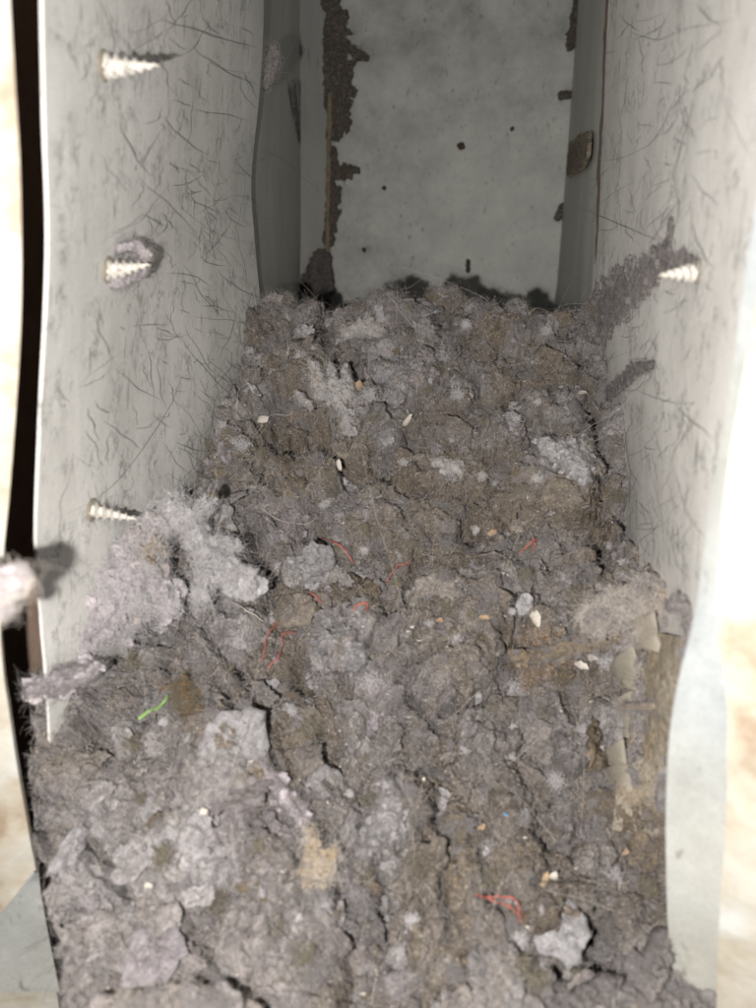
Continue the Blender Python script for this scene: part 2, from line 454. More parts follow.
def zline(px, py, Y): return at_y(px, py, Y)[2]
Yb, Yf = YC, 0.118
zb = zline(430, 322, Yb); zf = zline(380, 1010, 0.15)
slope = (zb-zf)/(Yb-0.15)
zf0 = zf+slope*(Yf-0.15)
nb = np.array([0, -slope, 1.0]); nb /= np.linalg.norm(nb)
BP0 = np.array([0, Yf, zf0])
print('slope', math.degrees(math.atan(slope)), 'zb', zb, 'zf', zf)
def on_bed(x, y, off=0.0): return hit(x, y, BP0+nb*off, nb)
xl_n = on_bed(40, 900)[0]; xr_n = on_bed(700, 800)[0]
def wall_x(A, B, i_row_pts, Y):   # x of the wall at depth Y (rows are close to vertical)
    P, n = plane_of(A, B, 4)
    return P, n
# bed grid
ds = 0.00042
sv = np.arange(0, (Yb+0.05-Yf)*math.sqrt(1+slope*slope), ds)
Yg = Yf+sv/math.sqrt(1+slope*slope)
Zg = zf0+(np.minimum(Yg, Yb)-Yf)*slope-np.clip(Yg-Yb, 0, 1)**2*16
_d0 = np.stack([0*Yg, Yg, Zg], 1)-CAM; pyr = H0/2-FPX*(_d0 @ up2)/(_d0 @ fw)
pl = np.maximum(457-72/Yg-6, np.interp(Yg, [0.118, 0.150, 0.172, 0.2], [140, 104, 70, 45])); pr_ = np.where(Yg < 0.15, 775, np.where(Yg < 0.175, 730, 488+39.2/Yg+8))
XL = np.array([at_y(a, b, c)[0] for a, b, c in zip(pl, pyr, Yg)])-0.002
XR = np.array([at_y(a, b, c)[0] for a, b, c in zip(pr_, pyr, Yg)])+0.003
print('left wall x near/far', XL[0], XL[-1], 'right', XR[0], XR[-1])
nx = int(np.max(XR-XL)/ds)
uu = np.linspace(0, 1, nx)
X = XL[:, None]*(1-uu)+XR[:, None]*uu
Y = np.repeat(Yg[:, None], nx, 1); S = np.repeat(sv[:, None], nx, 1)
P2 = np.stack([X.ravel(), S.ravel(), np.zeros(X.size)], 1)
print('bed grid', X.shape)
# photograph pixel of each bed point (for placing colour and mounds)
Pb = np.stack([X, Y, np.repeat(Zg[:, None], nx, 1)], 2)
dv = Pb.reshape(-1, 3)-CAM
dc = dv @ fw
PX = (W0/2+FPX*(dv @ rt2)/dc).reshape(X.shape); PY = (H0/2-FPX*(dv @ up2)/dc).reshape(X.shape)

def blob(x, y, rx, ry, ang=0.0, p=2.0):
    c, s = math.cos(ang), math.sin(ang)
    a = ((PX-x)*c+(PY-y)*s)/rx; b = (-(PX-x)*s+(PY-y)*c)/ry
    return np.exp(-(a*a+b*b)**(p/2))
def smooth(x): x = np.clip(x, 0, 1); return x*x*(3-2*x)

wx = 0.0035*fbm(P2, 0.011, 4, 0.6, seed=1).reshape(X.shape)
wy = 0.0035*fbm(P2, 0.011, 4, 0.6, seed=2).reshape(X.shape)
XW, SW = X+wx, S+wy
pal = np.array([MAUVE, MAUVE*0.9, MAUVE*1.18, BROWN, BROWN*1.2, GREY*0.85, MAUVE*1.05, LILAC*0.7])
palw = np.array([.20, .16, .14, .15, .10, .11, .10, .04])
COL = np.tile(MAUVE, (X.size, 1)).reshape(*X.shape, 3)
def pads(n, rmin, rmax, dome, hvar, tilt, elong, seed, colmix, streak=False):
    r_ = np.random.RandomState(seed)
    Hh = np.full(X.shape, -1.0); best = np.full(X.shape, -1, int)
    s_tot = sv[-1]
    for k in range(n):
        y0 = r_.uniform(0, s_tot)
        iy = int(y0/ds); iy = min(iy, len(sv)-1)
        x0 = r_.uniform(XL[iy], XR[iy])
        r = math.exp(r_.uniform(math.log(rmin), math.log(rmax)))
        e = r_.uniform(1, elong); an = r_.uniform(0, math.pi)
        near = y0 < s_tot*0.42
        if near: an = math.pi/2+r_.normal()*0.45; e *= 1.25
        h0 = r_.normal()*hvar; tx, ty = r_.normal(size=2)*tilt
        R_ = r*e*1.6
        a0, a1 = max(0, int((y0-R_)/ds)), min(len(sv), int((y0+R_)/ds)+1)
        w = (XR[iy]-XL[iy])/(nx-1)
        b0, b1 = max(0, int((x0-R_-XL[iy])/w)-4), min(nx, int((x0+R_-XL[iy])/w)+5)
        if a1-a0 < 2 or b1-b0 < 2: continue
        dx = XW[a0:a1, b0:b1]-x0; dy = SW[a0:a1, b0:b1]-y0
        c, s = math.cos(an), math.sin(an)
        p = (dx*c+dy*s)/(r*e); q = (-dx*s+dy*c)/r
        d2 = p*p+q*q
        h = h0+dome*(np.sqrt(np.clip(1-d2, 0, 1))**0.7)*(r/rmax)**0.5+(tx*dx+ty*dy)
        h = np.where(d2 < 1, h, -1)
        cur = Hh[a0:a1, b0:b1]; m = h > cur
        cur[m] = h[m]; best[a0:a1, b0:b1][m] = k
    Hh[Hh < -0.5] = -hvar*1.5
    cid = r_.choice(len(pal), n+1, p=palw); jit = r_.uniform(0.82, 1.16, n+1)
    cc = pal[cid[best]]*jit[best][..., None]
    return Hh, cc
H1, C1 = pads(560, 0.005, 0.014, 0.0105, 0.0055, 0.25, 1.7, 21, 1)
H2, C2 = pads(4600, 0.0018, 0.0052, 0.0040, 0.0021, 0.3, 2.0, 22, 1)
H3, C3 = pads(26000, 0.0006, 0.0017, 0.0013, 0.0006, 0.2, 2.2, 23, 1)
nz = 0.0036*fbm(P2, 0.030, 3, seed=31)+0.0011*fbm(P2, 0.004, 3, seed=32, billow=True)+0.0004*fbm(P2, 0.0011, 2, seed=33)
def blur(Z, it):
    for _ in range(it):
        Z = np.pad(Z, 1, mode='edge'); Z = (Z[1:-1, 1:-1]*4+Z[:-2, 1:-1]+Z[2:, 1:-1]+Z[1:-1, :-2]+Z[1:-1, 2:])/8
    return Z
Hh = blur(blur(H1, 9)+H2, 3)+H3+nz.reshape(X.shape)-0.012
# smooth slightly so crevices are fluffy
def blur(Z, it):
    for _ in range(it):
        Z = np.pad(Z, 1, mode='edge'); Z = (Z[1:-1, 1:-1]*4+Z[:-2, 1:-1]+Z[2:, 1:-1]+Z[1:-1, :-2]+Z[1:-1, 2:])/8
    return Z
Hh = blur(Hh, 1)
# big forms read from the photograph
wob = 14*fbm(P2, 0.02, 3, seed=41).reshape(X.shape)
PXw = PX+wob
# raised lower-left shelf whose torn edge runs from (215,650) down to (340,900)
edge_x = np.interp(PY, [560, 640, 700, 780, 850, 930, 1010], [150, 205, 250, 295, 330, 345, 350])
Hh += 0.013*smooth((edge_x-PXw)/14+0.5)*smooth((PY-600)/70)+0.014*smooth((190-PX)/150)*smooth((PY-640)/120)*smooth((Y-0.135)/0.05)
# folds running down the middle
fold = lambda pts, w, h: h*np.exp(-(((PXw-np.interp(PY, [p[1] for p in pts], [p[0] for p in pts]))/w)**2))*smooth((PY-pts[0][1])/25)*smooth((pts[-1][1]-PY)/25)
for pts, w, h in (([(395, 770), (400, 850), (412, 960), (420, 1008)], 17, 0.008), ([(350, 800), (352, 880), (380, 960)], 13, 0.004),
                  ([(450, 790), (462, 870), (490, 960)], 10, 0.005), ([(500, 760), (512, 860), (540, 930)], 8, 0.003),
                  ([(300, 830), (318, 900), (330, 1000)], 12, 0.004)):
    Hh += fold(pts, w, h)
for pts, w, h in (([(376, 790), (378, 850), (388, 930), (396, 1000)], 4, -0.010), ([(437, 800), (440, 880), (452, 960)], 5, -0.009),
                  ([(478, 800), (490, 900), (520, 980)], 4, -0.006), ([(500, 590), (508, 640), (498, 690)], 4, -0.008),
                  ([(205, 660), (300, 800), (330, 860)], 5, -0.006), ([(595, 340), (598, 400), (592, 470), (600, 590)], 7, -0.010),
                  ([(592, 920), (600, 950), (612, 1000)], 9, -0.014), ([(150, 690), (158, 730), (152, 760)], 5, -0.012)):
    Hh += fold(pts, w, h)
GM = np.zeros(X.shape)
def groove(pts, w, d):
    global Hh, GM
    w *= 1.15; d *= 1.7
    best = np.full(X.shape, 1e9)
    for (x0, y0), (x1, y1) in zip(pts[:-1], pts[1:]):
        dx, dy = x1-x0, y1-y0; t = np.clip(((PXw-x0)*dx+(PY-y0)*dy)/(dx*dx+dy*dy), 0, 1)
        best = np.minimum(best, np.hypot(PXw-x0-t*dx, PY-y0-t*dy)/(0.4+0.6*np.sin(np.pi*np.clip(t, .05, .95))))
    Hh = Hh-d*np.exp(-(best/w)**2); GM = np.maximum(GM, np.exp(-(best/(w*1.2))**2))
groove([(262, 540), (268, 585), (250, 612), (215, 620)], 9, 0.009)
groove([(186, 545), (188, 600), (185, 640), (150, 652), (120, 660)], 9, 0.009)
groove([(590, 350), (578, 372), (588, 400), (600, 440), (604, 520), (598, 590), (575, 600)], 6, 0.007)
for pts, w, d in (([(512, 585), (516, 640), (502, 690), (470, 712), (440, 716)], 4, .008), ([(398, 690), (425, 675), (470, 655)], 3, .006),
                  ([(415, 560), (398, 600), (392, 650)], 4, .006), ([(320, 620), (335, 605), (372, 620)], 4, .006), ([(370, 660), (385, 640), (392, 615)], 4, .009),
                  ([(232, 700), (262, 742), (292, 790)], 5, .010), ([(408, 700), (425, 722), (455, 745)], 4, .009), ([(520, 540), (560, 545), (590, 560)], 4, .006),
                  ([(240, 390), (262, 430), (300, 448)], 4, .005), ([(480, 350), (520, 362), (560, 350)], 4, .006), ([(380, 400), (420, 425), (470, 415)], 4, .006),
                  ([(560, 690), (585, 735), (600, 760)], 4, .008), ([(100, 850), (130, 872), (150, 910)], 6, .008), ([(225, 940), (232, 975), (245, 1000)], 5, .008),
                  ([(60, 800), (75, 860), (70, 920)], 6, .010), ([(330, 860), (322, 880), (300, 900)], 4, .007), ([(500, 470), (540, 495), (580, 500)], 4, .006)):
    groove(pts, w, d)
crest = np.clip(1-np.abs(Y-YC+0.012)/0.02, 0, 1)
Hh += crest*(0.007*fbm(np.stack([X.ravel(), X.ravel()*0, X.ravel()*0+3.3], 1), 0.017, 3, 0.6, seed=66).reshape(X.shape)+0.001)
Hh += 0.012*blob(455, 640, 52, 60, 0.4, 3.5)      # rolled wad in the middle
Hh += 0.006*blob(345, 650, 38, 30, 0, 3)
Hh += 0.006*blob(550, 590, 42, 50, 0, 3)
Hh += 0.005*blob(440, 335, 110, 22)+0.004*blob(330, 420, 50, 40)+0.005*blob(560, 470, 40, 40)
Hh += 0.010*blob(205, 560, 60, 40)
Hh -= 0.006*blob(410, 500, 70, 35)
Hh -= 0.010*blob(560, 760, 60, 90, 0, 3)
Hh -= 0.010*blob(640, 840, 60, 60, 0, 3)
Hh += 0.014*blob(610, 1010, 90, 32, 0, 3)+0.012*blob(505, 1000, 22, 35, 0.2, 3)+0.014*blob(662, 950, 16, 22)
Hh -= 0.014*blob(600, 955, 22, 42, -0.3, 3)
Hh += 0.016*blob(650, 615, 60, 34, 0, 3)
# colours
cm = 0.5+0.5*fbm(P2, 0.006, 3, seed=51).reshape(X.shape)
COL = C1*0.5+C2*0.32+C3*0.18
def paint(x, y, rx, ry, c, a, ang=0):
    global COL
    m = np.clip(blob(x, y, rx, ry, ang)*2.2-0.5+0.9*(cm-0.5)*2, 0, 1)*blob(x, y, rx*1.6, ry*1.6, ang, 4)*a
    COL = COL*(1-m[..., None])+np.asarray(c)*m[..., None]
paint(330, 480, 90, 30, BROWN, .8); paint(450, 500, 90, 45, BROWN*1.05, .8); paint(350, 350, 26, 18, BROWN, .9)
paint(300, 440, 45, 40, BROWN*1.1, .7); paint(520, 390, 40, 30, BROWN*1.15, .8); paint(430, 560, 60, 22, BROWN, .7)
paint(560, 520, 60, 20, BROWN*1.1, .8); paint(600, 505, 18, 35, BROWN*1.2, .8); paint(440, 430, 40, 30, BROWN, .6)
paint(385, 390, 28, 22, GREY*.9, .8); paint(290, 360, 40, 20, MAUVE, .6); paint(370, 335, 32, 10, GREY, .9, .3)
paint(580, 650, 60, 12, OCHRE, .7, -.15); paint(545, 665, 35, 25, RUST*1.4, .7); paint(600, 690, 40, 30, BROWN*.8, .7)
paint(690, 830, 60, 60, BROWN*1.1, .7); paint(190, 705, 18, 20, RUST, 1.0); paint(120, 795, 40, 22, OCHRE*.7, .6)
paint(280, 800, 22, 18, OCHRE*.8, .6); paint(165, 800, 80, 60, MAUVE*1.45, .7); paint(200, 880, 60, 50, GREY*1.05, .8)
paint(120, 930, 90, 70, MAUVE*1.8, .8); paint(230, 960, 120, 60, MAUVE*1.75, .8); paint(395, 830, 20, 45, GREY*.95, .8)  # lower-left mauve lightened in colour, imitating stronger flash light close up
paint(460, 860, 22, 60, OCHRE*.62, .7); paint(345, 640, 40, 28, GREY*.8, .7); paint(255, 700, 35, 18, MAUVE*1.2, .8)
paint(610, 1000, 120, 40, MAUVE*1.35, .6); paint(500, 990, 30, 40, GREY*.85, .6); paint(120, 600, 60, 60, MAUVE*1.5, .6)
paint(455, 640, 50, 55, BROWN*1.25, .45); paint(540, 570, 40, 40, MAUVE*1.1, .6); paint(300, 745, 60, 25, BROWN*.95, .6)
paint(520, 760, 70, 60, MAUVE*.95, .6); paint(120, 880, 40, 60, GREY, .5)

BEDP = Pb+nb*Hh[..., None]
# sideways shuffle so lumps overhang a little
jx = 0.0016*fbm(P2, 0.005, 3, seed=61).reshape(X.shape); js = 0.0016*fbm(P2, 0.005, 3, seed=62).reshape(X.shape)
BEDP[..., 0] += jx; BEDP[..., 1] += js*0.9
q3 = BEDP.reshape(-1, 3)
dd3 = np.stack([fbm(q3, 0.0035, 3, 0.6, seed=71+i) for i in range(3)], 1)*0.0011+np.stack([fbm(q3, 0.0013, 2, 0.6, seed=81+i) for i in range(3)], 1)*0.0006
BEDP = BEDP+dd3.reshape(BEDP.shape)
ny = len(sv)
idx = np.arange(ny*nx).reshape(ny, nx)
F = np.stack([idx[:-1, :-1].ravel(), idx[:-1, 1:].ravel(), idx[1:, 1:].ravel(), idx[1:, :-1].ravel()], 1)
bed = mesh_obj('lint', BEDP.reshape(-1, 3), F, M_LINT, col=COL.reshape(-1, 3))
tagged(bed, label='deep heap of matted grey-mauve and brown dryer lint filling the duct', kind='stuff')
dU = np.gradient(BEDP, axis=1); dV_ = np.gradient(BEDP, axis=0)
BN = np.cross(dU, dV_).reshape(-1, 3); BN /= np.linalg.norm(BN, axis=1)[:, None]+1e-12
BPt = BEDP.reshape(-1, 3)
inview = (PX.ravel() > 20) & (PX.ravel() < 740) & (PY.ravel() < 1040)
fp, fn = BPt[inview], BN[inview]
g = np.random.RandomState(3)
# photograph pixels of real bed points, to rest small things on the lint
_d = BPt-CAM; _z = _d @ fw
BPX = W0/2+FPX*(_d @ rt2)/_z; BPY = H0/2-FPX*(_d @ up2)/_z
def bed_pt(x, y, off=0.0):
    m = np.where((np.abs(BPX-x) < 3.5) & (np.abs(BPY-y) < 3.5))[0]
    if len(m) == 0: return on_bed(x, y, 0.004+off), nb
    i = m[np.argmin(_z[m])]
    nn = BN[m].mean(0); nn /= np.linalg.norm(nn)
    return at_depth(x, y, _z[i]-0.0006)+nn*off, nn
def surf_depth(x, y):
    m = (np.abs(BPX-x) < 3.0) & (np.abs(BPY-y) < 3.0)
    d = [float((on_left(x, y)-CAM) @ fw)] if x < 262 else ([float((on_right(x, y)-CAM) @ fw)] if x > 592 else [])
    if m.any(): d.append(float(np.min(_z[m])))
    return min(d) if d else 0.33
def flake_bank(nr, na, n, seed):
    """torn, curled scraps of felted lint: unit size, ragged outline, crinkled, with thickness"""
    out = []; th = np.linspace(0, 2*np.pi, na, endpoint=False)
    for i in range(n):
        g_ = np.random.RandomState(seed+i)
        circ = np.stack([np.cos(th), np.sin(th), np.full(na, i*3.7)], 1)
        R_ = 1+0.75*fbm(circ, 0.8, 4, 0.75, seed=seed+i)
        rr_ = np.linspace(0, 1, nr+1)[1:]
        x = np.outer(rr_, R_*np.cos(th)); y = np.outer(rr_, R_*np.sin(th))*g_.uniform(0.4, 0.9)
        q = np.stack([x.ravel(), y.ravel(), np.full(x.size, i*1.3)], 1)
        z = 0.30*fbm(q, 0.8, 2, 0.5, seed=seed+i+50)+0.22*fbm(q, 0.28, 3, 0.7, seed=seed+i+90, billow=True)-0.35*(q[:, 0]**2+q[:, 1]**2)*g_.uniform(-0.2, 1)
        T = np.stack([q[:, 0], q[:, 1], z], 1)+0.06*np.stack([fbm(q, 0.2, 2, seed=seed+k) for k in range(3)], 1)
        thick = 0.20*(1-np.repeat(rr_, na)**3)+0.03
        B = T-np.stack([0*z, 0*z, thick], 1)
        c0 = np.array([[0, 0, z[:na].mean()]])
        out.append(np.concatenate([c0, T, c0-[[0, 0, .23]], B]))
    m = nr*na+1; F = []
    for k in range(na):
        k2 = (k+1) % na
        F += [[0, 1+k, 1+k2], [m, m+1+k2, m+1+k]]
        for r_ in range(nr-1):
            a, b, c, d = 1+r_*na+k, 1+(r_+1)*na+k, 1+(r_+1)*na+k2, 1+r_*na+k2
            F += [[a, b, c], [a, c, d], [m+a, m+c, m+b], [m+a, m+d, m+c]]
        a, b = 1+(nr-1)*na+k, 1+(nr-1)*na+k2
        F += [[a, m+a, m+b], [a, m+b, b]]
    return out, np.array(F)
BANK, BF = flake_bank(7, 34, 16, 400)
BANK2, BF2 = flake_bank(4, 18, 16, 440)
def puffs(P, Nn, ids, radii, cols, rng, bank, bf, tiltamp=0.45, lift=0.15):
    Vs, Fs, Cs = [], [], []; off = 0
    for i, r_, c in zip(ids, radii, cols):
        B = bank[rng.randint(len(bank))]
        n = Nn[i]+rng.normal(size=3)*tiltamp; n /= np.linalg.norm(n)
        e = rng.normal(size=3); e -= n*(e @ n); e /= np.linalg.norm(e); f = np.cross(n, e)
        W = P[i]+r_*(np.outer(B[:, 0], e)+np.outer(B[:, 1], f)+np.outer(B[:, 2], n))+Nn[i]*r_*lift*rng.uniform(-0.6, 1)
        Vs.append(W); Fs.append(bf+off); off += len(W)
        Cs.append(np.clip(c*(1+0.12*rng.normal(size=(len(W), 1))), 0.02, 0.8))
    return np.concatenate(Vs), np.concatenate(Fs), np.concatenate(Cs)
def fluff(P, Nn, ids, radii, per, rng, k=7):
    """wads of tangled fibres"""
    m = len(ids); n_ = m*per
    c = np.repeat(P[ids]+Nn[ids]*(radii*0.25)[:, None], per, 0); R_ = np.repeat(radii, per)[:, None]
    x = rng.normal(size=(n_, 3)); x /= np.linalg.norm(x, axis=1)[:, None]; x *= rng.uniform(0, 1, (n_, 1))**0.5*R_*0.75
    nn = np.repeat(Nn[ids], per, 0); x -= nn*(x*nn).sum(1)[:, None]*0.5
    d = rng.normal(size=(n_, 3)); d /= np.linalg.norm(d, axis=1)[:, None]
    pts = np.zeros((n_, k, 3)); p = c+x
    for j in range(k):
        pts[:, j] = p; p = p+d*R_*0.22
        d = d+rng.normal(size=(n_, 3))*0.55-(p-c)/R_*0.35; d /= np.linalg.norm(d, axis=1)[:, None]
    return pts, np.full((n_, k), 0.000042)*rng.uniform(0.6, 1.4, (n_, 1))
pr2 = np.random.RandomState(77)
CF = COL.reshape(-1, 3)
Nup = BN*0.4+nb*0.6; Nup /= np.linalg.norm(Nup, axis=1)[:, None]
cand = np.where((BPX > 44) & (BPX < 730) & (BPY < 1030) & (GM.ravel() < 0.35))[0]
wgt = np.where(BPY[cand] < 640, 1.0, 0.6)
for bank, bf, n_, rm_, sg in ((BANK, BF, 120, 0.0072, 0.25), (BANK, BF, 900, 0.0036, 0.35), (BANK2, BF2, 3000, 0.0017, 0.35)):
    pick = pr2.choice(cand, n_, p=wgt/wgt.sum())
    rad_ = np.clip(rm_*pr2.lognormal(0, sg, n_), 0.0006, 0.0125 if n_ < 300 else 0.0070)
    cc = CF[pick]*pr2.uniform(0.80, 1.22, (n_, 1)); k_ = pr2.uniform(size=n_)
    cc = np.where((k_ < 0.10)[:, None], pal[pr2.choice(len(pal), n_)]*pr2.uniform(0.85, 1.15, (n_, 1)), cc)
    cc = np.where((k_ > (0.86 if n_ < 300 else 0.965))[:, None], GREY*pr2.uniform(0.7, 1.0, (n_, 1)), cc)
    V, F, Cc = puffs(BPt, Nup, pick, rad_, cc, pr2, bank, bf, *((0.38, 0.35) if n_ < 300 else (0.45, 0.15)))
    tagged(mesh_obj('lint_scraps', V, F, M_LINT, col=Cc), label='large curled felt flaps of lint lifting off the heap' if n_ < 300 else 'torn felted scraps of lint layered over the heap' if n_ < 1000 else 'small torn shreds of lint covering the heap', kind='stuff')
    vi = pr2.choice(len(V), 26000)
    pts, rr = fibres_on(V[vi], np.repeat(Nup[pick], len(bank[0]), 0)[vi], 26000, 0.0020, 0.000034, pr2, 0.3)
    tagged(curves_obj('lint_fibres', pts, rr, M_FUZZ), label='fuzz of short fibres on the torn scraps', kind='stuff')
for m_, n_, lab in ((M_FUZZ, 420, 'grey wads of tangled fibres on the heap'), (M_FUZZP, 150, 'pale wads of tangled fibres on the heap'), (M_FUZZB, 260, 'brown wads of tangled fibres on the heap')):
    pick = pr2.choice(cand, n_, p=wgt/wgt.sum())
    pts, rr = fluff(BPt, Nup, pick, np.clip(0.0022*pr2.lognormal(0, 0.4, n_), 0.0008, 0.005), 110, pr2)
    tagged(curves_obj('fibre_wads', pts, rr, m_), label=lab, kind='stuff')
pts, rr = fibres_on(fp, fn, 42000, 0.0028, 0.000032, g, 0.5); fl = curves_obj('lint_fibres', pts, rr, M_HAIRP)
tagged(fl, label='pale fuzz of short fibres over the lint heap', kind='stuff')
pts, rr = fibres_on(fp, fn, 72000, 0.0033, 0.00004, g, 0.45)
tagged(curves_obj('lint_fibres', pts, rr, M_FUZZ), label='grey fuzz of short fibres over the lint heap', kind='stuff')
pts, rr = fibres_on(fp, fn, 1500, 0.012, 0.00005, g, 0.25, 12, 1.0)
tagged(curves_obj('loose_hairs', pts, rr, M_HAIRD), label='dark loose hairs tangled over the lint heap', kind='stuff')
pts, rr = fibres_on(fp, fn, 260, 0.012, 0.00006, g, 0.25, 12, 1.0)
tagged(curves_obj('loose_hairs', pts, rr, M_HAIRP), label='pale loose hairs tangled over the lint heap', kind='stuff')

# ------------------------------------------------------------------ lint pads and patches with torn outlines
def patch(name, P0, n, caps, thick, base_col, seed, res=0.0004, rag=0.45, ragscale=0.006, back=True, relief=0.35,
          fibres=800, label=None, cat=None, group=None, kind=None, parent=None, flat=1.6, fmat=None, puffn=0, puffr=0.0014, spots=None, stretch=None, flen=0.003):
    """torn pad of lint on the plane (P0, n); caps = polylines of (px, py, radius px) in the photograph"""
    P0 = np.asarray(P0, float); n = np.asarray(n, float)/np.linalg.norm(n)
    u = np.cross(n, [0.02, 0.03, 1.0]); u /= np.linalg.norm(u); v = np.cross(n, u)
    segs = []
    for line in caps:
        Q = []
        for (x, y, r) in line:
            h = hit(x, y, P0, n); h2 = hit(x+1, y, P0, n); h3 = hit(x, y+1, P0, n)
            k = math.sqrt(np.linalg.norm(np.cross(h2-h, h3-h)))
            Q.append((np.dot(h-P0, u), np.dot(h-P0, v), r*k))
        if len(Q) == 1: Q = Q*2
        segs += [(Q[i], Q[i+1]) for i in range(len(Q)-1)]
    rm = max(max(a[2], b[2]) for a, b in segs)
    lo = np.min([[min(a[0]-a[2], b[0]-b[2]), min(a[1]-a[2], b[1]-b[2])] for a, b in segs], 0)-rm*0.5
    hi = np.max([[max(a[0]+a[2], b[0]+b[2]), max(a[1]+a[2], b[1]+b[2])] for a, b in segs], 0)+rm*0.5
    gu = np.arange(lo[0], hi[0], res); gv = np.arange(lo[1], hi[1], res)
    U, V_ = np.meshgrid(gu, gv, indexing='ij')
    q = np.stack([U.ravel(), V_.ravel(), np.full(U.size, seed*0.37)], 1)
    n1 = fbm(q, ragscale, 4, 0.6, seed=seed).reshape(U.shape)
    depth = np.full(U.shape, -9.0)
    for a, b in segs:
        ab = np.array([b[0]-a[0], b[1]-a[1]]); L2 = ab @ ab+1e-12
        t = np.clip(((U-a[0])*ab[0]+(V_-a[1])*ab[1])/L2, 0, 1)
        d = np.hypot(U-a[0]-t*ab[0], V_-a[1]-t*ab[1]); r = a[2]+(b[2]-a[2])*t
        depth = np.maximum(depth, 1-d/r)
    depth = depth+rag*n1
    ins = depth > 0
    prof = np.sqrt(np.clip(depth*flat, 0, 1))
    n2 = fbm(q, ragscale*0.8, 4, 0.6, seed=seed+5, billow=True).reshape(U.shape)+0.5*fbm(q, 0.0022, 3, 0.6, seed=seed+15, billow=True).reshape(U.shape)
    n3 = fbm(q, 0.0012, 2, 0.6, seed=seed+6).reshape(U.shape)
    top = thick*prof*(1+relief*2*n2)+min(0.0011, thick*0.3)*n3*prof+0.00025*prof
    bot = -thick*0.5*prof*(1+0.3*n1) if back else np.full(U.shape, -0.0004)
    Pn = P0+U[..., None]*u+V_[..., None]*v
    T = Pn+n*top[..., None]; Bt = Pn+n*bot[..., None]
    lat = 0.0008*fbm(q, 0.003, 2, seed=seed+8).reshape(U.shape)*prof
    T = T+u*lat[..., None]
    cell = ins[:-1, :-1] & ins[1:, :-1] & ins[1:, 1:] & ins[:-1, 1:]
    idx = np.arange(U.size).reshape(U.shape)
    c4 = [idx[:-1, :-1][cell], idx[1:, :-1][cell], idx[1:, 1:][cell], idx[:-1, 1:][cell]]
    Ft = np.stack(c4, 1)
    k = U.size
    Fb = Ft[:, ::-1]+k
    # rim: boundary edges of the kept cells
    e = np.concatenate([Ft[:, [0, 1]], Ft[:, [1, 2]], Ft[:, [2, 3]], Ft[:, [3, 0]]])
    key = np.minimum(e[:, 0], e[:, 1]).astype(np.int64)*(2*k)+np.maximum(e[:, 0], e[:, 1])
    uq, inv, cnt = np.unique(key, return_inverse=True, return_counts=True)
    be = e[cnt[inv.ravel()] == 1]
    Fr = np.stack([be[:, 1], be[:, 0], be[:, 0]+k, be[:, 1]+k], 1)
    F = np.concatenate([Ft, Fb, Fr])
    V = np.concatenate([T.reshape(-1, 3), Bt.reshape(-1, 3)])
    used = np.unique(F); remap = np.zeros(len(V), int); remap[used] = np.arange(len(used))
    cn = fbm(q, 0.007, 3, seed=seed+9).ravel()
    cn2 = fbm(q, 0.0025, 3, seed=seed+10).ravel()
    col = np.asarray(base_col)[None]*(1+0.35*cn[:, None]+0.25*cn2[:, None])
    m = np.clip(cn*2.2-0.3, 0, 0.6)[:, None]; col = col*(1-m)+BROWN*1.1*m*np.mean(base_col)/0.19
    for (x, y, r, c) in (spots or []):
        h = hit(x, y, P0, n); h2 = hit(x+1, y, P0, n); kk = np.linalg.norm(h2-h)
        d = np.hypot(q[:, 0]-np.dot(h-P0, u), q[:, 1]-np.dot(h-P0, v))/(r*kk)
        mm = np.clip(np.exp(-d*d)*1.6+0.6*cn2-0.2, 0, 1)[:, None]*np.exp(-(d/1.6)**4)[:, None]
        col = col*(1-mm)+np.asarray(c)*mm
    col = np.concatenate([col, col])
    origin = parent.matrix_basis.translation if parent else P0
    o = mesh_obj(name, V[used], remap[F], M_LINT, parent=parent, col=np.clip(col[used], 0.01, 0.9), origin=None if parent else P0)
    tagged(o, label, cat, group, kind)
    if puffn:
        sel0 = np.where(ins.ravel())[0]; rg = np.random.RandomState(seed+300)
        pk = np.where(rg.uniform(size=puffn) < 0.55, rg.choice(sel0, puffn), rg.choice(np.where((depth.ravel() > 0) & (depth.ravel() < 0.3))[0], puffn))
        NN = np.repeat(n[None], U.size, 0)
        Vp, Fp, Cp = puffs(T.reshape(-1, 3), NN, pk, puffr*rg.lognormal(0, 0.35, puffn), col[pk]*rg.uniform(0.8, 1.25, (puffn, 1)), rg, BANK2, BF2, 0.55, 0.3)
        po = mesh_obj('torn_scraps', Vp, Fp, M_LINT, parent=o, col=Cp); po['kind'] = 'stuff'
    if fibres:
        tu = np.gradient(T, axis=0); tv = np.gradient(T, axis=1)
        nn = np.cross(tu, tv); nn /= np.linalg.norm(nn, axis=2, keepdims=True)+1e-12
        nn *= np.sign((nn*n).sum(2, keepdims=True))
        sel = ins.ravel()
        gg = np.random.RandomState(seed+100)
        A_, B_ = T.reshape(-1, 3)[sel], nn.reshape(-1, 3)[sel]
        rim = (depth.ravel()[sel] < 0.22)
        w = np.where(rim)[0]
        p1, r1 = fibres_on(A_, B_, fibres, flen, 0.00003, gg)
        if len(w) > 10:
            p2, r2 = fibres_on(A_[w], B_[w], fibres//3, flen*0.8, 0.000035, gg)
            p1 = np.concatenate([p1, p2]); r1 = np.concatenate([r1, r2])
        fo = curves_obj('fibres', p1-np.asarray(o.matrix_basis.translation)[None, None] if not parent else p1, r1, fmat or (M_HAIRP if seed % 2 else M_FUZZ))
        fo.parent = o; fo['kind'] = 'stuff'
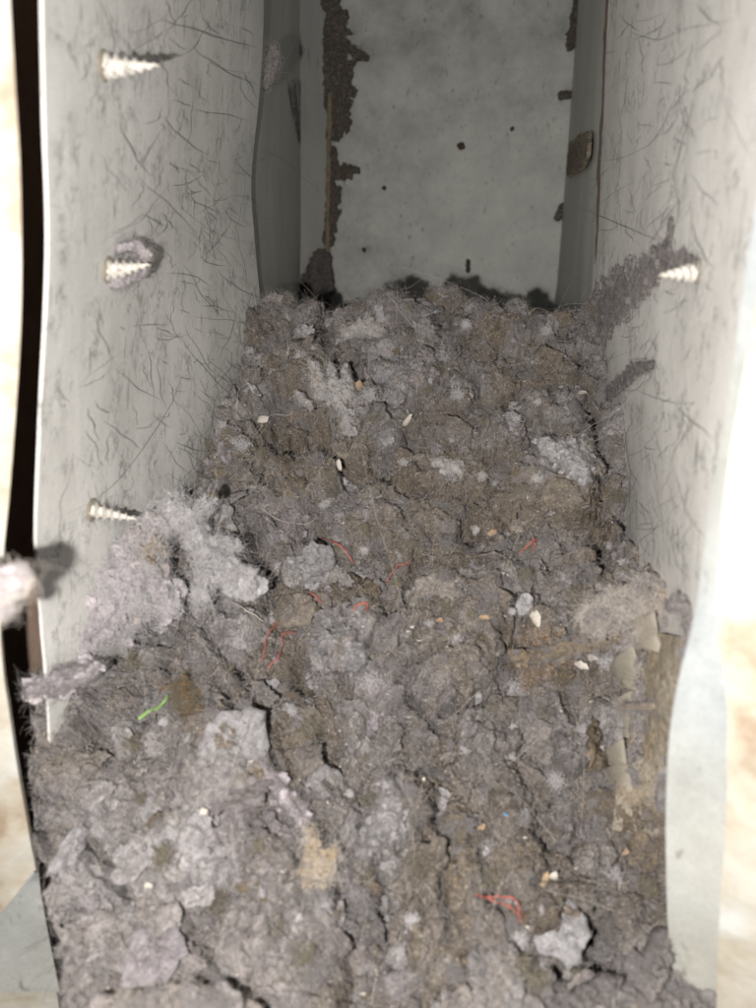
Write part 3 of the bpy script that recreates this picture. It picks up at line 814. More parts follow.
        if parent:
            pts0 = p1-np.asarray(parent.matrix_basis.translation)[None, None]
            fo.data.attributes['position'].data.foreach_set('vector', pts0.astype(np.float32).ravel())
    if puffn >= 50:
        f1, f2 = fluff(T.reshape(-1, 3), NN, pk[:max(8, puffn//3)], puffr*1.2*rg.lognormal(0, 0.3, max(8, puffn//3)), 90, rg)
        fw_ = curves_obj('fibre_wads', f1-np.asarray(o.matrix_basis.translation)[None, None], f2, M_FUZZP if np.mean(base_col) > 0.3 else M_FUZZ)
        fw_.parent = o; fw_['kind'] = 'stuff'
    return o

FWN = -fw      # facing the opening
def face_plane(x, y, D, tilt=(0, 0)):
    n = FWN+rt2*tilt[0]+up2*tilt[1]; n = n/np.linalg.norm(n)
    return at_depth(x, y, D), n
def bed_depth(x, y):
    p, _ = bed_pt(x, y); return float((p-CAM) @ fw)

# --- large clumps caught on the left wall's lowest screw
P0, n0 = face_plane(150, 600, surf_depth(125, 600)-0.009, (0.55, 0.25))
patch('lint_clump', P0, n0, [[(152, 530, 15), (128, 575, 29), (112, 615, 27), (85, 645, 12)], [(148, 585, 17), (163, 612, 12)], [(172, 512, 10), (150, 530, 12)]],
      0.009, LILAC*1.0, 3, puffn=70, puffr=0.0020, fibres=4500, flen=0.0042, fmat=M_FUZZP, rag=0.55, label='pale lilac felted lint clump hanging below the lowest left screw', cat='lint clump',
      group='lint clumps caught on the duct', spots=[(105, 600, 26, LILAC*1.15), (150, 560, 20, OCHRE)])
P0, n0 = face_plane(220, 570, surf_depth(215, 560)-0.014, (0.25, 0.3))
patch('lint_clump', P0, n0, [[(178, 514, 9), (193, 535, 12), (206, 558, 13)], [(206, 562, 14), (228, 576, 13), (252, 590, 9)], [(208, 582, 10), (203, 602, 7)], [(195, 522, 7), (209, 510, 6)], [(215, 545, 6), (232, 552, 4)]],
      0.0075, GREY*0.95, 4, puffn=80, puffr=0.0018, fibres=3000, flen=0.0036, fmat=M_FUZZP, rag=0.7, ragscale=0.004, label='knobbly blue-grey lint clump with ragged end jutting over the heap', cat='lint clump',
      group='lint clumps caught on the duct', spots=[(192, 588, 8, OCHRE*1.2), (212, 510, 8, BROWN*0.7), (248, 578, 9, np.array([.33, .32, .25]))])
P0, n0 = face_plane(80, 680, surf_depth(70, 680)-0.006, (0.3, 0.4))
patch('lint_clump', P0, n0, [[(35, 690, 12), (60, 682, 15), (88, 672, 11), (98, 668, 6)]], 0.004, LILAC*1.05, 6, puffn=30, fibres=1200, rag=0.5,
      label='small pale pink-grey lint clump wedged beside the left gap', cat='lint clump', group='lint clumps caught on the duct')
P0, n0 = face_plane(10, 585, 0.150, (0.3, 0.0))
patch('lint_clump', P0, n0, [[(-15, 590, 20), (5, 585, 22), (20, 580, 14)], [(5, 610, 12)]], 0.004, LILAC*0.8, 7, puffn=16, fibres=300, rag=0.5, res=0.0003,
      label='blurred pink-white lint tuft stuck on the near plaster edge', cat='lint clump', group='lint clumps caught on the duct')
for caps, D, col, sd, lab in (
    ([[(470, 1022, 24), (494, 985, 15), (502, 958, 9)]], 0.195, MAUVE*1.25, 91, 'blurred pointed lint lump at the bottom centre'),
    ([[(560, 1015, 22), (620, 1005, 30), (690, 1015, 34)], [(640, 990, 18), (655, 955, 12), (659, 936, 9)], [(520, 1020, 18), (545, 985, 9)]], 0.198, MAUVE*1.2, 92, 'broad blurred lint lump with an upright horn at the bottom right'),
    ([[(110, 1025, 24), (175, 1012, 28), (240, 1025, 26)]], 0.185, MAUVE*1.35, 93, 'blurred pale lint lump at the bottom left corner')):
    P0, n0 = face_plane(caps[0][0][0], 1000, D, (0.0, 0.5))
    patch('lint_clump', P0, n0, caps, 0.007, col, sd, puffn=50, puffr=0.0024, fibres=1200, rag=0.5, label=lab, cat='lint clump', group='near lint lumps at the front of the heap')
# --- lint on the right wall
def rp(x, y, off=0.0006):
    p, n = cast(TR, x, y, PR, nR); return p+n*off, n
P0, n0 = rp(640, 280)
patch('lint_clump', P0, n0, [[(672, 222, 4), (668, 250, 7), (655, 268, 9), (635, 285, 12), (612, 302, 13), (596, 318, 12)], [(665, 265, 6), (690, 262, 6), (697, 266, 4)]],
      0.0006, MAUVE*0.9, 8, puffn=70, puffr=0.0007, relief=0.15, back=False, fibres=3500, flen=0.002, rag=1.2, ragscale=0.004, label='thin brown-mauve lint drift climbing the right wall to the screw', cat='lint clump',
      group='lint clumps caught on the duct', spots=[(640, 285, 12, MAUVE*1.15)])
P0, n0 = face_plane(602, 338, surf_depth(600, 335)-0.002, (-0.2, 0.3))
patch('lint_clump', P0, n0, [[(598, 318, 16), (608, 336, 17), (600, 352, 14)], [(585, 345, 10), (600, 372, 10)]], 0.005, MAUVE*1.15, 10, puffn=60, back=False, fibres=1500, rag=0.9, ragscale=0.005,
      label='rounded mauve lint clump at the far right corner above the heap', cat='lint clump', group='lint clumps caught on the duct', spots=[(598, 312, 16, BROWN)])
P0, n0 = rp(625, 375)
patch('lint_strand', P0, n0, [[(600, 402, 3), (615, 388, 3), (632, 372, 4), (652, 364, 2)]], 0.0003, MAUVE*0.8, 12, relief=0.1, back=False, fibres=700, flen=0.002, rag=1.1, ragscale=0.003,
      label='thin dark lint streak on the right wall below the drift', cat='lint strand', group='lint strands on the right wall')
# --- lump over the tabs, right
P0, n0 = face_plane(650, 610, surf_depth(650, 608)-0.012, (-0.45, 0.35))
patch('lint_clump', P0, n0, [[(666, 608, 24), (645, 608, 22), (618, 612, 19), (598, 622, 14)], [(672, 632, 15), (640, 634, 12)]], 0.0075, MAUVE*1.2, 13, puffn=90, puffr=0.0018, fibres=5000, flen=0.0036, rag=0.35,
      label='big dusty brown-grey lint lump draped over the bent tabs', cat='lint clump', group='lint clumps caught on the duct', spots=[(672, 605, 22, OCHRE*.9)])
P0, n0 = face_plane(570, 650, surf_depth(575, 650)-0.004, (-0.1, 0.4))
patch('lint_strand', P0, n0, [[(514, 660, 6), (545, 655, 9), (590, 645, 10), (625, 634, 8), (640, 628, 5)]], 0.0035, OCHRE*.85, 14, puffn=60, puffr=0.0011, fibres=1200, rag=0.6,
      label='brown rope of matted lint leading left from the bent tabs', cat='lint strand')
# --- lint stuck in the far corners
cfn = np.cross(CFP[1][1]-CFP[0][1], CFP[0][2]-CFP[0][1]); cfn /= np.linalg.norm(cfn); cfn *= np.sign(np.dot(cfn, np.array([0, .3, .3])-CFP[0][1]))
CF0 = CFP[0][1]+cfn*0.0006
P0, n0 = at_y(330, 100, YB-0.0035), np.array([0, -1.0, 0])
patch('dust_patch', P0, n0, [[(328, -20, 12), (334, 20, 14), (336, 60, 18), (337, 100, 17), (336, 130, 13)], [(340, 40, 8), (356, 54, 6), (366, 58, 4)], [(345, 90, 10), (352, 92, 7)]],
      0.0010, np.array([0.085, 0.073, 0.060]), 15, back=False, fibres=500, rag=1.1, ragscale=0.008, flat=5, label='large dark brown dust patch down the upper left corner of the back panel', cat='dust patch', group='dust patches at the back')
patch('dust_patch', at_y(330, 200, YB-0.0034), n0, [[(333, 150, 4), (334, 175, 7), (350, 170, 7), (357, 171, 4)], [(334, 190, 8), (332, 215, 7), (328, 240, 6)]],
      0.0009, np.array([0.085, 0.073, 0.060]), 16, back=False, fibres=250, rag=1.1, ragscale=0.007, flat=5, label='small brown dust patch with side blob, mid left edge of the back panel', cat='dust patch', group='dust patches at the back')
patch('dust_patch', at_y(318, 285, YB-0.012), n0, [[(322, 262, 12), (318, 285, 18), (308, 305, 16)], [(305, 300, 14), (290, 318, 12)]],
      0.005, MAUVE*0.6, 18, back=False, fibres=900, rag=0.6, ragscale=0.006, label='soft dark lint heaped in the far left corner', cat='dust patch', group='dust patches at the back')
patch('dust_patch', CF0, cfn, [[(571, 158, 3.5), (590, 148, 3.5)], [(570, 164, 3), (586, 157, 3)], [(578, 146, 2.5), (590, 141, 2.5)]],
      0.0014, np.array([0.17, 0.145, 0.115]), 19, back=False, relief=0.05, fibres=900, flen=0.0024, fmat=M_FUZZB, rag=0.8, flat=5, ragscale=0.005, label='square brown dust patch on the right corner of the back panel', cat='dust patch', group='dust patches at the back')
patch('dust_patch', at_y(572, 30, YB-0.004), n0, [[(578, 0, 5), (575, 25, 6), (570, 45, 6)]], 0.0012, np.array([0.085, 0.073, 0.060]), 20, back=False, fibres=100, rag=0.7, ragscale=0.005,
      label='slim brown dust patch high on the right edge of the back panel', cat='dust patch', group='dust patches at the back')
patch('dust_patch', at_y(565, 96, YB-0.004), n0, [[(562, 96, 5), (571, 94, 4)]], 0.0012, np.array([0.085, 0.073, 0.060]), 24, back=False, fibres=60, rag=0.7, ragscale=0.005,
      label='tiny brown dust patch just above the square one at the back right', cat='dust patch', group='dust patches at the back')
patch('dust_patch', at_y(560, 214, YB-0.004), n0, [[(562, 207, 4), (558, 217, 5)]], 0.0012, np.array([0.085, 0.073, 0.060]), 25, back=False, fibres=60, rag=0.7, ragscale=0.005,
      label='tiny brown dust patch just below the square one at the back right', cat='dust patch', group='dust patches at the back')
for i, (x, y, r, lab) in enumerate([(461, 146, 4.5, 'round brown rust spot in the middle of the back panel'), (512, 129, 2.5, 'tiny rust spot to the right of the round one, back panel'),
                                    (384, 188, 2.5, 'tiny rust spot near the dust patch, back panel'), (364, 250, 2.8, 'tiny rust spot low on the left of the back panel'),
                                    (468, 266, 3.0, 'short upright rust mark low on the back panel')]):
    caps = [[(x, y, r)]] if i != 4 else [[(x, y-5, 2.5), (x, y+5, 2.5)]]
    patch('rust_spot', at_y(x, y, YB-0.0022), n0, caps, 0.0003, BROWN*0.5, 27+i, back=False, fibres=0, rag=0.5, ragscale=0.003, label=lab, cat='rust spot', group='rust spots on the back panel')
patch('dust_patch', at_y(328, 180, YB-0.0055), n0, [[(330, 95, 2.5), (329, 150, 2.5), (328, 205, 2.2), (327, 255, 3)]], 0.0006, np.array([0.21, 0.175, 0.125]), 26, back=False, fibres=60, rag=0.8, ragscale=0.006,
      label='narrow pale tan streak down the left corner of the back panel', cat='dust patch', group='dust patches at the back')
# streak and tufts on the rear left wall, lint plug at the slit's top
rl = plane_of(A2, B2, 2)
patch('lint_strand', rl[0]+rl[1]*0.002, rl[1], [[(292, 85, 1.5), (296, 130, 2.5), (300, 170, 3), (306, 180, 6), (303, 195, 4)], [(303, 215, 3), (305, 235, 4), (302, 262, 3)]],
      0.0012, MAUVE*0.75, 35, back=False, fibres=200, rag=0.6, ragscale=0.004, label='long thin lint streak down the rear left panel', cat='lint strand')
patch('lint_clump', at_y(272, 68, YL+0.002), np.array([0.6, -0.8, 0]), [[(272, 48, 6), (273, 62, 9), (268, 80, 6), (265, 88, 3)]], 0.0025, MAUVE*0.95, 36, fibres=300, rag=0.6, ragscale=0.004,
      label='ragged lint plug at the top of the open slit, upper left', cat='lint clump', group='lint clumps caught on the duct')

# --- distinct tufts resting on the heap
def tuft(x, y, caps, thick, col, seed, label, **kw):
    p, n = bed_pt(x, y)
    n = nb*0.7+FWN*0.6; n /= np.linalg.norm(n)
    kw['rag'] = kw.get('rag', 0.45)*1.5; return patch('lint_tuft', p-n*0.0004, n, caps, thick, col, seed, puffn=kw.pop('puffn', 26), puffr=0.0011, label=label, cat='lint tuft', group='distinct lint tufts on the heap', fibres=kw.pop('fibres', 700), **kw)
tuft(335, 400, [[(313, 366, 6), (322, 395, 8), (340, 400, 7), (350, 432, 7)], [(330, 368, 4), (338, 392, 8)], [(346, 374, 5), (347, 395, 8)], [(300, 398, 5), (312, 408, 4)]], 0.0028, GREY*0.82, 41,
     'fan-shaped pale grey lint tuft with frayed fingers, upper left of the heap', ragscale=0.003, rag=0.6)
tuft(562, 458, [[(542, 447, 8), (560, 455, 14), (575, 470, 13), (582, 482, 7)]], 0.004, GREY*1.0, 42, 'fluffy pale grey tuft near the right wall, upper heap', ragscale=0.004)
tuft(448, 468, [[(438, 464, 5), (455, 468, 7), (460, 474, 4)]], 0.002, GREY*0.85, 43, 'little pale grey tuft in the middle of the upper heap', fibres=250, ragscale=0.003)
tuft(400, 388, [[(382, 372, 12), (402, 374, 12), (395, 398, 12)]], 0.003, GREY*0.72, 44, 'square blue-grey tuft right of the fan-shaped one', ragscale=0.004)
tuft(365, 333, [[(348, 336, 6), (368, 330, 8), (392, 342, 6)]], 0.003, GREY*0.9, 45, 'pale curved tuft near the top ridge of the heap', ragscale=0.004)
tuft(285, 790, [[(262, 762, 8), (280, 790, 10), (300, 812, 12), (306, 830, 7)]], 0.004, LILAC*0.95, 46, 'whitish lilac tuft along the torn ledge, lower left', ragscale=0.003)
tuft(320, 860, [[(300, 880, 10), (322, 868, 14), (335, 852, 7)], [(312, 830, 5), (318, 860, 9)]], 0.003, OCHRE*1.15, 47, 'beige felt flap with a curled dark-edged rim, lower centre', ragscale=0.003, rag=0.5)
tuft(385, 800, [[(388, 782, 8), (392, 815, 18), (378, 838, 16)]], 0.005, GREY*0.85, 48, 'smooth grey tuft on the fold below the heap centre', ragscale=0.005)
tuft(190, 702, [[(182, 688, 9), (192, 708, 13), (200, 716, 8)]], 0.003, RUST*0.85, 49,  'rusty brown fuzzy tuft beside the green sliver', ragscale=0.004, fmat=M_FUZZB, puffn=14)
tuft(345, 660, [[(325, 645, 12), (345, 640, 14), (358, 660, 12), (335, 662, 10)]], 0.0045, GREY*0.78, 50, 'lumpy light grey tuft just left of the heap centre', ragscale=0.003, rag=0.7)
tuft(350, 578, [[(338, 576, 7), (354, 580, 9), (366, 578, 4)]], 0.002, GREY*0.7, 51, 'ragged grey tuft beside the upper red thread', fibres=250, ragscale=0.003)

# ------------------------------------------------------------------ bent tabs at the right
def tab(name, x, y, w, h, ang, D, tilt, label=None):
    P0, n = face_plane(x, y, surf_depth(x, y)-D, tilt)
    px = np.linalg.norm(hit(x+1, y, P0, n)-hit(x, y, P0, n))
    u = hit(x+1, y, P0, n)-P0; u /= np.linalg.norm(u); v = np.cross(n, u)
    c, s = math.cos(ang), math.sin(ang); a = u*c+v*s; b = -u*s+v*c
    nu, nr = 22, 7; V = []; F = []
    for j in range(nr):
        r = (j+0.02)/(nr-1)
        for i in range(nu):
            th = -math.pi/2+math.pi*i/(nu-1)
            q = np.array([math.cos(th)*w*r, math.sin(th)*h*r])*px
            q *= 1+0.05*math.sin(5*th+x)
            z = 0.0050*(1-math.cos(r*1.6))*math.cos(th)**2*1.4-0.0004*r
            V.append(P0+a*q[0]+b*q[1]-n*z*1.6+n*0.0003*math.sin(3*th+y))
    k = len(V); V += [p-n*0.0008 for p in V]
    for j in range(nr-1):
        for i in range(nu-1):
            q = [j*nu+i, (j+1)*nu+i, (j+1)*nu+i+1, j*nu+i+1]; F.append(q); F.append([z+k for z in q[::-1]])
    o_ = [(nr-1)*nu+i for i in range(nu)]
    F += [[o_[i+1], o_[i], o_[i]+k, o_[i+1]+k] for i in range(nu-1)]
    for j in range(nr-1):
        for i in (0, nu-1): F.append([j*nu+i, (j+1)*nu+i, (j+1)*nu+i+k, j*nu+i+k])
    o = mesh_obj(name, V, F, M_TAB, duct)
    if label: o['label'] = label
    return o
tab('metal_tab', 658, 632, -20, 21, 0.15, 0.017, (-0.1, 0.1), 'dusty rounded tab, topmost')
tab('metal_tab', 640, 668, -21, 23, 0.25, 0.013, (-0.1, 0.2))
tab('metal_tab', 634, 716, -21, 24, 0.05, 0.0135, (-0.1, 0.2))
tab('metal_tab', 628, 766, -20, 26, 0.1, 0.012, (-0.1, 0.2))
# tan bent collar behind the tabs
A = poly([(634, 628), (630, 655), (626, 690), (622, 740), (616, 790), (612, 830)], lambda x, y: at_depth(x, y, surf_depth(x, y)-0.0035))
B = poly([(694, 640), (692, 660), (690, 690), (684, 740), (676, 790), (672, 840)], lambda x, y: at_depth(x, y, surf_depth(x, y)-0.0035))
V, F = strip(A, B, 130, 60, lambda p: 0.0022*fbm(p, 0.016, 3, seed=15)+0.0006*fbm(p, 0.003, 3, seed=16), 0.001)
cc = fbm(V, 0.009, 4, seed=17)[:, None]; c2 = fbm(V, 0.0022, 2, seed=18)[:, None]
cw = np.clip(cc*3+0.45, 0, 1)
cl = mesh_obj('tab_collar', V, F, M_LINT, duct, col=np.clip((np.array([0.27, 0.225, 0.165])*(1-cw)+np.array([0.34, 0.30, 0.235])*cw)*(1+0.25*c2), 0.05, 0.8)); cl['label'] = 'tan dusty bent collar'
P0, n0 = face_plane(660, 705, surf_depth(660, 705)-0.015, (-0.45, 0.1))
patch('lint_strand', P0, n0, [[(622, 707, 4), (650, 706, 5), (678, 700, 4)]], 0.002, OCHRE, 60, fibres=400, rag=0.5, ragscale=0.004,
      label='beige lint strand stretched across the tan collar', cat='lint strand')
P0, n0 = face_plane(655, 720, surf_depth(655, 720)-0.013, (-0.45, 0.1))
patch('dust_coat', P0, n0, [[(662, 655, 12), (658, 700, 14), (655, 745, 14), (650, 790, 16)]], 0.0012, OCHRE*1.1, 63, fibres=600, rag=0.6, ragscale=0.006, puffn=30, puffr=0.001,
      label='tan dust coat caked on the bent collar at the right', cat='dust coat')
P0, n0 = face_plane(680, 745, surf_depth(680, 745)-0.014, (-0.45, 0.1))
patch('lint_strand', P0, n0, [[(672, 604, 8), (690, 610, 10), (692, 650, 8), (684, 700, 6), (676, 760, 9), (664, 800, 12)]], 0.003, MAUVE*1.1, 64, fibres=700, rag=0.8, ragscale=0.005, puffn=60, puffr=0.001,
      label='dusty lint rim between the tan collar and the bright flange', cat='lint strand')
P0, n0 = face_plane(646, 740, surf_depth(646, 740)-0.013, (-0.45, 0.1))
patch('lint_strand', P0, n0, [[(652, 650, 9), (645, 690, 10), (642, 740, 8), (636, 790, 10)]], 0.003, MAUVE*1.05, 61, puffn=70, fibres=700, rag=0.7, ragscale=0.004,
      label='ragged upright lint strip between the tabs and the tan collar', cat='lint strand')
P0, n0 = face_plane(650, 820, surf_depth(650, 820)-0.009, (-0.4, 0.2))
patch('lint_clump', P0, n0, [[(600, 800, 14), (630, 815, 20), (660, 810, 18), (690, 800, 14)], [(650, 850, 26), (680, 850, 20)]], 0.005, BROWN*1.3, 62, puffn=60, fibres=1500, rag=0.5,
      label='sandy brown lint clump below the tan collar beside the bright flange', cat='lint clump', group='lint clumps caught on the duct')

# ------------------------------------------------------------------ screws
def screw(x, y, x2, y2, onw, nw, length, label, r=0.0030, embed=0.0):
    base = onw(x, y, 0.0); nw = cast(TL if onw is on_left else TR, x, y, base, nw)[1]
    # the tip is where the far pixel's ray passes at the given reach from the wall
    d = ray(x2, y2); t = np.dot(base+nw*length-CAM, nw)/(d @ nw); tip = CAM+d*t
    ax = tip-base; L = np.linalg.norm(ax); ax /= L
    e = empty('screw', base, label=label, cat='screw', group='screw tips poking through the duct walls')
    u = np.cross(ax, [0.1, 0.2, 1]); u /= np.linalg.norm(u); v = np.cross(ax, u)
    def prof(t): return r*0.80*(1-max(0, (t-0.10))/0.9)**0.72
    ns = 18; V = []; F = []; nr = 26
    for j in range(nr):
        t = j/(nr-1)*1.0; rr_ = max(prof(t)*0.78, 0.00005)
        for k in range(ns):
            th = 2*math.pi*k/ns; V.append(base+ax*(L*t-0.001)+rr_*(u*math.cos(th)+v*math.sin(th)))
    F = [[j*ns+k, j*ns+(k+1) % ns, (j+1)*ns+(k+1) % ns, (j+1)*ns+k] for j in range(nr-1) for k in range(ns)]
    F.append([(nr-1)*ns+k for k in range(ns)])
    mesh_obj('shank', V, F, M_SCREW, e)
    turns, per = 6.3, 22; V = []; F = []
    n_ = int(turns*per)
    for i in range(n_+1):
        t = i/n_*0.97; th = 2*math.pi*turns*i/n_; rr_ = prof(t)
        rd = u*math.cos(th)+v*math.sin(th); c = base+ax*(L*t-0.0005)
        w = L/turns*0.34*(1-0.5*t)
        V += [c+rd*rr_*0.72-ax*w, c+rd*rr_*1.32, c+rd*rr_*0.72+ax*w]
    for i in range(n_):
        a = i*3; F += [[a, a+1, a+4, a+3], [a+1, a+2, a+5, a+4]]
    mesh_obj('thread', V, F, M_SCREW, e, smooth=False)
    # burr of torn metal round the hole
    V = []; F = []; ns = 20
    for k in range(ns):
        th = 2*math.pi*k/ns; rd = np.cross(nw, u); rd /= np.linalg.norm(rd); r2 = np.cross(nw, rd)
        dd = rd*math.cos(th)+r2*math.sin(th); h = 0.0009+0.0005*math.sin(k*2.3)
        V += [base+dd*r*1.35-nw*0.0001, base+dd*r*1.05+nw*(0.0001+h*0.5), base+dd*r*0.8+nw*h*0.7]
    for k in range(ns):
        a, b = k*3, ((k+1) % ns)*3; F += [[a, b, b+1, a+1], [a+1, b+1, b+2, a+2]]
    mesh_obj('hole_burr', V, F, M_TAB, e)
    gg = np.random.RandomState(int(x)); Pp = base+np.outer(gg.uniform(-0.0005, L*0.6, 60), ax)+gg.normal(size=(60, 3))*r*0.45
    f1, f2 = fibres_on(Pp, np.repeat(nw[None], 60, 0), 110, 0.0035, 0.00004, gg, 0.2)
    sl = curves_obj('snagged_lint', f1, f2, M_HAIRG, e); sl['kind'] = 'stuff'
    return e
screw(104, 66, 162, 65, on_left, nL, 0.0165, 'bare pointed screw tip near the top of the left wall')
screw(108, 270, 153, 264, on_left, nL, 0.0130, 'lint-wrapped screw tip halfway up the left wall')
screw(92, 510, 140, 520, on_left, nL, 0.0140, 'pale threaded screw tip just above the lilac lint clump')
screw(698, 272, 656, 276, on_right, nR, 0.0120, 'whitish threaded screw tip on the right wall under a lint drift', 0.0024)
# lint wrapped round the second screw
P0 = on_left(120, 268, 0.006); nn = FWN+nL*0.6; nn /= np.linalg.norm(nn)
patch('lint_clump', P0, nn, [[(98, 272, 10), (118, 276, 14), (138, 268, 12), (146, 262, 6)], [(118, 250, 6), (136, 246, 6), (144, 256, 8)]], 0.0022, LILAC*0.95, 70, fibres=500, rag=0.55, ragscale=0.004,
      label='shell-shaped lint wad wrapped round the middle screw of the left wall', cat='lint clump', group='lint clumps caught on the duct', spots=[(105, 265, 8, OCHRE*1.2)])

# ------------------------------------------------------------------ threads, sliver, flakes
def thread(pts, rad, m, name, label, cat, group=None, lift=0.0008, n=26, wig=0.0004, strands=1):
    P = np.array([bed_pt(x, y, lift)[0] for x, y in pts]); P[1:-1] += nb*0.0006
    Q = smooth_path(P, n); Q += wig*np.stack([fbm(Q, 0.003, 2, seed=int(pts[0][0])+i) for i in range(3)], 1)
    Q -= fw*0.0006
    V, F = [], []
    for st in range(strands):
        Qs = Q+(0.9 if strands > 1 else 0)*rad*2.6*np.stack([fbm(Q, 0.0028, 2, seed=st*7+i+int(pts[0][1])) for i in range(3)], 1)*np.linspace(0.8, 2.2, n)[:, None]
        v_, f_ = tube(Qs, rad*np.linspace(1, 0.6, n)*(0.5 if strands > 1 else 1), 6)
        F += [[k+len(V) for k in f] for f in f_]; V += list(v_)
    return tagged(mesh_obj(name, V, F, m, origin=Q[0]), label, cat, group)
RG = 'red threads scattered over the lint'
for pts, lab in [
    ([(320, 537), (335, 543), (347, 553), (353, 564)], 'red thread lying slantwise across brown lint, upper middle'),
    ([(309, 592), (315, 597), (322, 602)], 'very short bright red thread left of centre'),
    ([(353, 612), (358, 606), (367, 605), (368, 611)], 'small bent red thread right of the very short one'),
    ([(386, 584), (393, 573), (399, 566), (410, 562)], 'thin red thread rising to the right near the centre'),
    ([(262, 660), (267, 640), (277, 624), (284, 620)], 'long straight-ish red thread, left one of the crossing pair'),
    ([(268, 668), (278, 658), (283, 645), (284, 635), (296, 633)], 'hooked red thread, right one of the crossing pair'),
    ([(519, 553), (527, 548), (534, 540), (532, 552)], 'frayed coral red fibre scrap near the right wall'),
    ([(476, 894), (492, 900), (508, 906), (516, 914)], 'frayed red thread low on the heap, right of centre'),
    ([(486, 897), (505, 897), (516, 902), (519, 920)], 'second strand crossing the frayed low red thread')]:
    thread(pts, 0.00027, M_RED, 'red_thread', lab, 'thread', RG, lift=0.0004, strands=4)
thread([(138, 720), (150, 712), (160, 708), (166, 703), (169, 696)], 0.0007, M_GREEN, 'green_sliver', 'bright green curved sliver lying beside the rusty brown tuft', 'sliver')
thread([(372, 282), (390, 300), (402, 316), (415, 330)], 0.00012, M_HAIRP, 'stiff_hair', 'long stiff pale hair sticking up at the top of the heap', 'hair')
thread([(232, 600), (246, 612), (262, 622)], 0.00022, M_HAIRP, 'bristle', 'pale bristle pointing right out of the knobbly clump', 'bristle')
thread([(534, 882), (560, 882), (596, 884)], 0.00014, M_HAIRD, 'stiff_hair', 'straight dark hair lying level on the lower right heap', 'hair')
thread([(262, 508), (282, 521), (306, 524), (318, 515)], 0.00012, M_HAIRP, 'stiff_hair', 'bent pale hair on the left of the heap below the wall edge', 'hair')
def flake(x, y, w, h, ang, m, label, name='flake', cat='flake', group='pale flakes in the lint', cup=0.4):
    p, n = bed_pt(x, y, 0.0004); n = n*0.7+FWN*0.6; n /= np.linalg.norm(n); p = p-fw*0.001
    px = float((p-CAM) @ fw)/FPX
    u = np.cross(n, [0.1, 0.3, 1]); u /= np.linalg.norm(u); u = rt2-n*(rt2 @ n); u /= np.linalg.norm(u); v = np.cross(n, u)
    c, s = math.cos(ang), math.sin(ang); a = u*c+v*s; b = -u*s+v*c
    V = [p]; F = []; ns = 14; g2 = random.Random(int(x*7+y))
    for r in (0.55, 1.0):
        for k in range(ns):
            th = 2*math.pi*k/ns; q = r*(1+(g2.uniform(-.25, .25) if r == 1 else 0))
            V.append(p+a*math.cos(th)*w*px*q+b*math.sin(th)*h*px*q+n*(cup*min(w, h)*px*r*r))
    for k in range(ns):
        k2 = (k+1) % ns; F.append([0, 1+k, 1+k2]); F.append([1+k, 1+ns+k, 1+ns+k2, 1+k2])
    kk = len(V); V += [q-n*0.0003 for q in V]
    F += [[z+kk for z in f[::-1]] for f in F]
    F += [[1+ns+k, 1+ns+k+kk, 1+ns+(k+1) % ns+kk, 1+ns+(k+1) % ns] for k in range(ns)]
    return tagged(mesh_obj(name, V, F, m, origin=p), label, cat, group)
for a in [(262, 419, 6, 4, 0, M_WHITE, 'cream rounded flake against the left wall'), (339, 466, 2.2, 6, .2, M_WHITE, 'white teardrop flake in brown lint, upper middle'),
          (582, 394, 5, 2.2, .3, M_WHITE, 'white grain-like flake by the far right wall'), (407, 421, 2.5, 8, -.6, M_WHITE, 'slim white sliver flake in the upper middle'),
          (534, 618, 5, 8, .3, M_WHITE, 'curled white flake right of the rolled wad'), (483, 618, 6, 2.6, 0, M_TAN, 'pinkish tan oval flake on the rolled wad'),
          (600, 615, 2.5, 6, .2, M_WHITE, 'small white flake beside the dusty lump'), (580, 665, 7, 4, -.4, M_WHITE, 'white crumpled flake under the brown rope'),
          (554, 876, 4, 4, 0, M_WHITE, 'shiny white crumb above the level dark hair'), (361, 386, 5, 5, 0, M_TAN, 'orange-tan crumb beside the fan-shaped tuft'),
          (492, 532, 5, 3, .5, M_TAN, 'orange-brown chip in the upper right of the heap'), (204, 810, 4, 3, .4, M_WHITE, 'white crumb on the lower left shelf'),
          (424, 780, 2, 2, 0, M_WHITE, 'small white speck in the middle of the lower heap'), (505, 812, 1.6, 1.2, 0, M_BLUE, 'tiny blue speck on the lower right heap'),
          (481, 826, 4, 2.5, .3, M_TAN, 'tan crumb left of the blue speck'), (590, 652, 6, 8, .6, M_WHITE, 'grey-white paper-like flake beside the top tab'),
          (438, 620, 4, 2.5, .2, M_TAN, 'tan crumb at the left of the rolled wad'), (545, 880, 7, 3, 1.0, M_TAN, 'tan chip near the shiny white crumb'),
          (150, 885, 5, 3, 0, M_WHITE, 'blurred white crumb low on the left shelf'), (625, 850, 6, 2.5, .8, M_TAN, 'tan chip on the sandy lint at lower right')]:
    flake(*a)
# countless small crumbs
cr_ = np.random.RandomState(9); V = []; F = []
ids = np.where(inview)[0]
for i in cr_.choice(ids, 2600):
    p = BPt[i]+BN[i]*0.0002; r = cr_.lognormal(math.log(0.00035), 0.45)
    o_ = cr_.normal(size=(4, 3)); o_ /= np.linalg.norm(o_, axis=1)[:, None]; b = len(V)
    V += list(p+o_*r*np.array([1.5, 1, 0.8])); F += [[b, b+1, b+2], [b, b+2, b+3], [b, b+3, b+1], [b+1, b+3, b+2]]
tagged(mesh_obj('crumbs', V, F, M_WHITE, smooth=False), label='pale crumbs and grit sprinkled over the lint heap', kind='stuff')

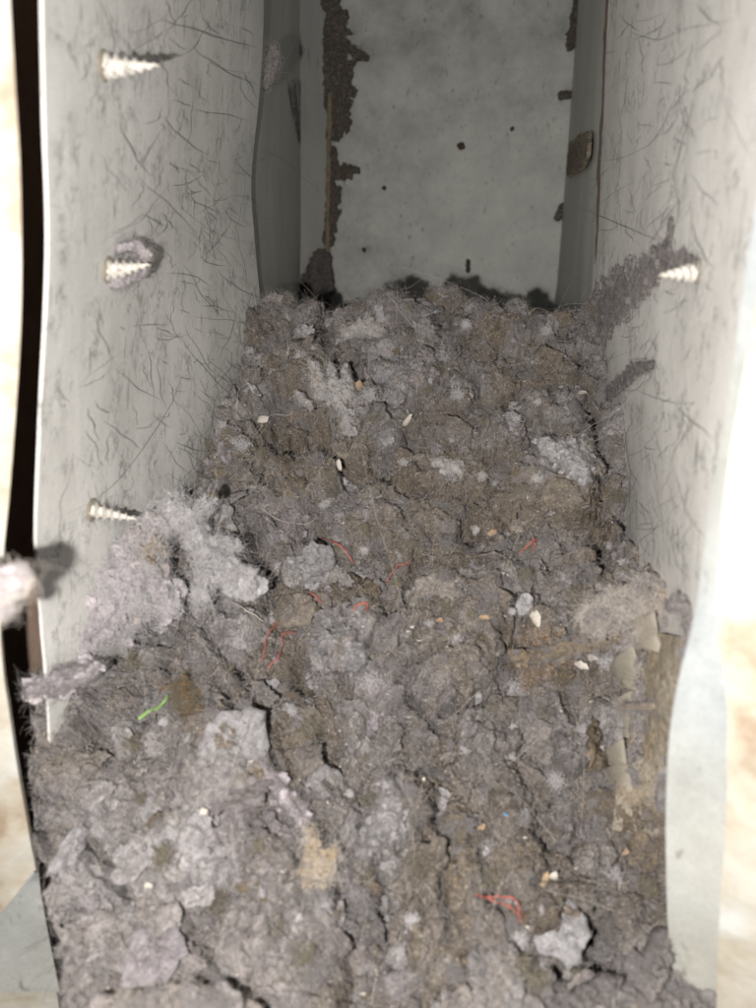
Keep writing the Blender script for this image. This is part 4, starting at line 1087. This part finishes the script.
# ------------------------------------------------------------------ hairs and dust wisps clinging to the side walls
def wall_hairs(onw, nw, region, count, seed, Lm, rad, bias, m, label):
    g_ = np.random.RandomState(seed); k = 14; P = np.zeros((count, k, 3)); Rr = np.zeros((count, k))
    for i in range(count):
        x, y = region(g_)
        an = bias+g_.normal()*0.6; L = Lm*g_.lognormal(0, 0.6); cu = g_.normal()*1.1/max(L, 1); wv = g_.uniform(0, 6)
        px_, py_ = x, y
        for j in range(k):
            P[i, j] = onw(px_, py_, 0.0004+0.0006*abs(math.sin(wv+j*0.5)))
            px_ += math.cos(an)*L/k; py_ += math.sin(an)*L/k; an += cu*L/k*0.6+g_.normal()*0.07
        Rr[i] = rad*g_.uniform(0.5, 1.4)*np.sin(np.linspace(0.25, 2.9, k))
    tagged(curves_obj('wall_hairs', P, Rr, m), label=label, kind='stuff')
def regL(g_):
    if g_.uniform() < 0.65: return g_.normal(195, 35), g_.uniform(-10, 500)
    return g_.uniform(55, 240), g_.uniform(-10, 540)
def regR(g_):
    y = g_.uniform(-10, 560); return g_.uniform(612, 745-0.10*y), y
wall_hairs(on_left, nL, regL, 150, 1, 34, 0.00007, 1.3, M_HAIRG, 'grey hairs and lint wisps clinging to the left duct wall')
wall_hairs(on_left, nL, regL, 60, 11, 26, 0.00011, 1.0, M_SMEAR, 'thicker grey lint smears clinging to the left duct wall')
wall_hairs(on_right, nR, regR, 60, 13, 26, 0.0001, 1.9, M_SMEAR, 'thicker grey lint smears clinging to the right duct wall')
wall_hairs(on_left, nL, lambda g_: (g_.normal(215, 22), g_.uniform(150, 480)), 110, 2, 22, 0.00004, 0.8, M_HAIRD, 'fine dark hairs clinging to the left duct wall')
wall_hairs(on_right, nR, regR, 120, 3, 30, 0.00007, 1.9, M_HAIRG, 'grey hairs and lint wisps clinging to the right duct wall')
wall_hairs(on_right, nR, lambda g_: (g_.normal(650, 30), g_.uniform(-10, 560)), 90, 4, 20, 0.00004, 1.9, M_HAIRD, 'fine dark hairs clinging to the right duct wall')
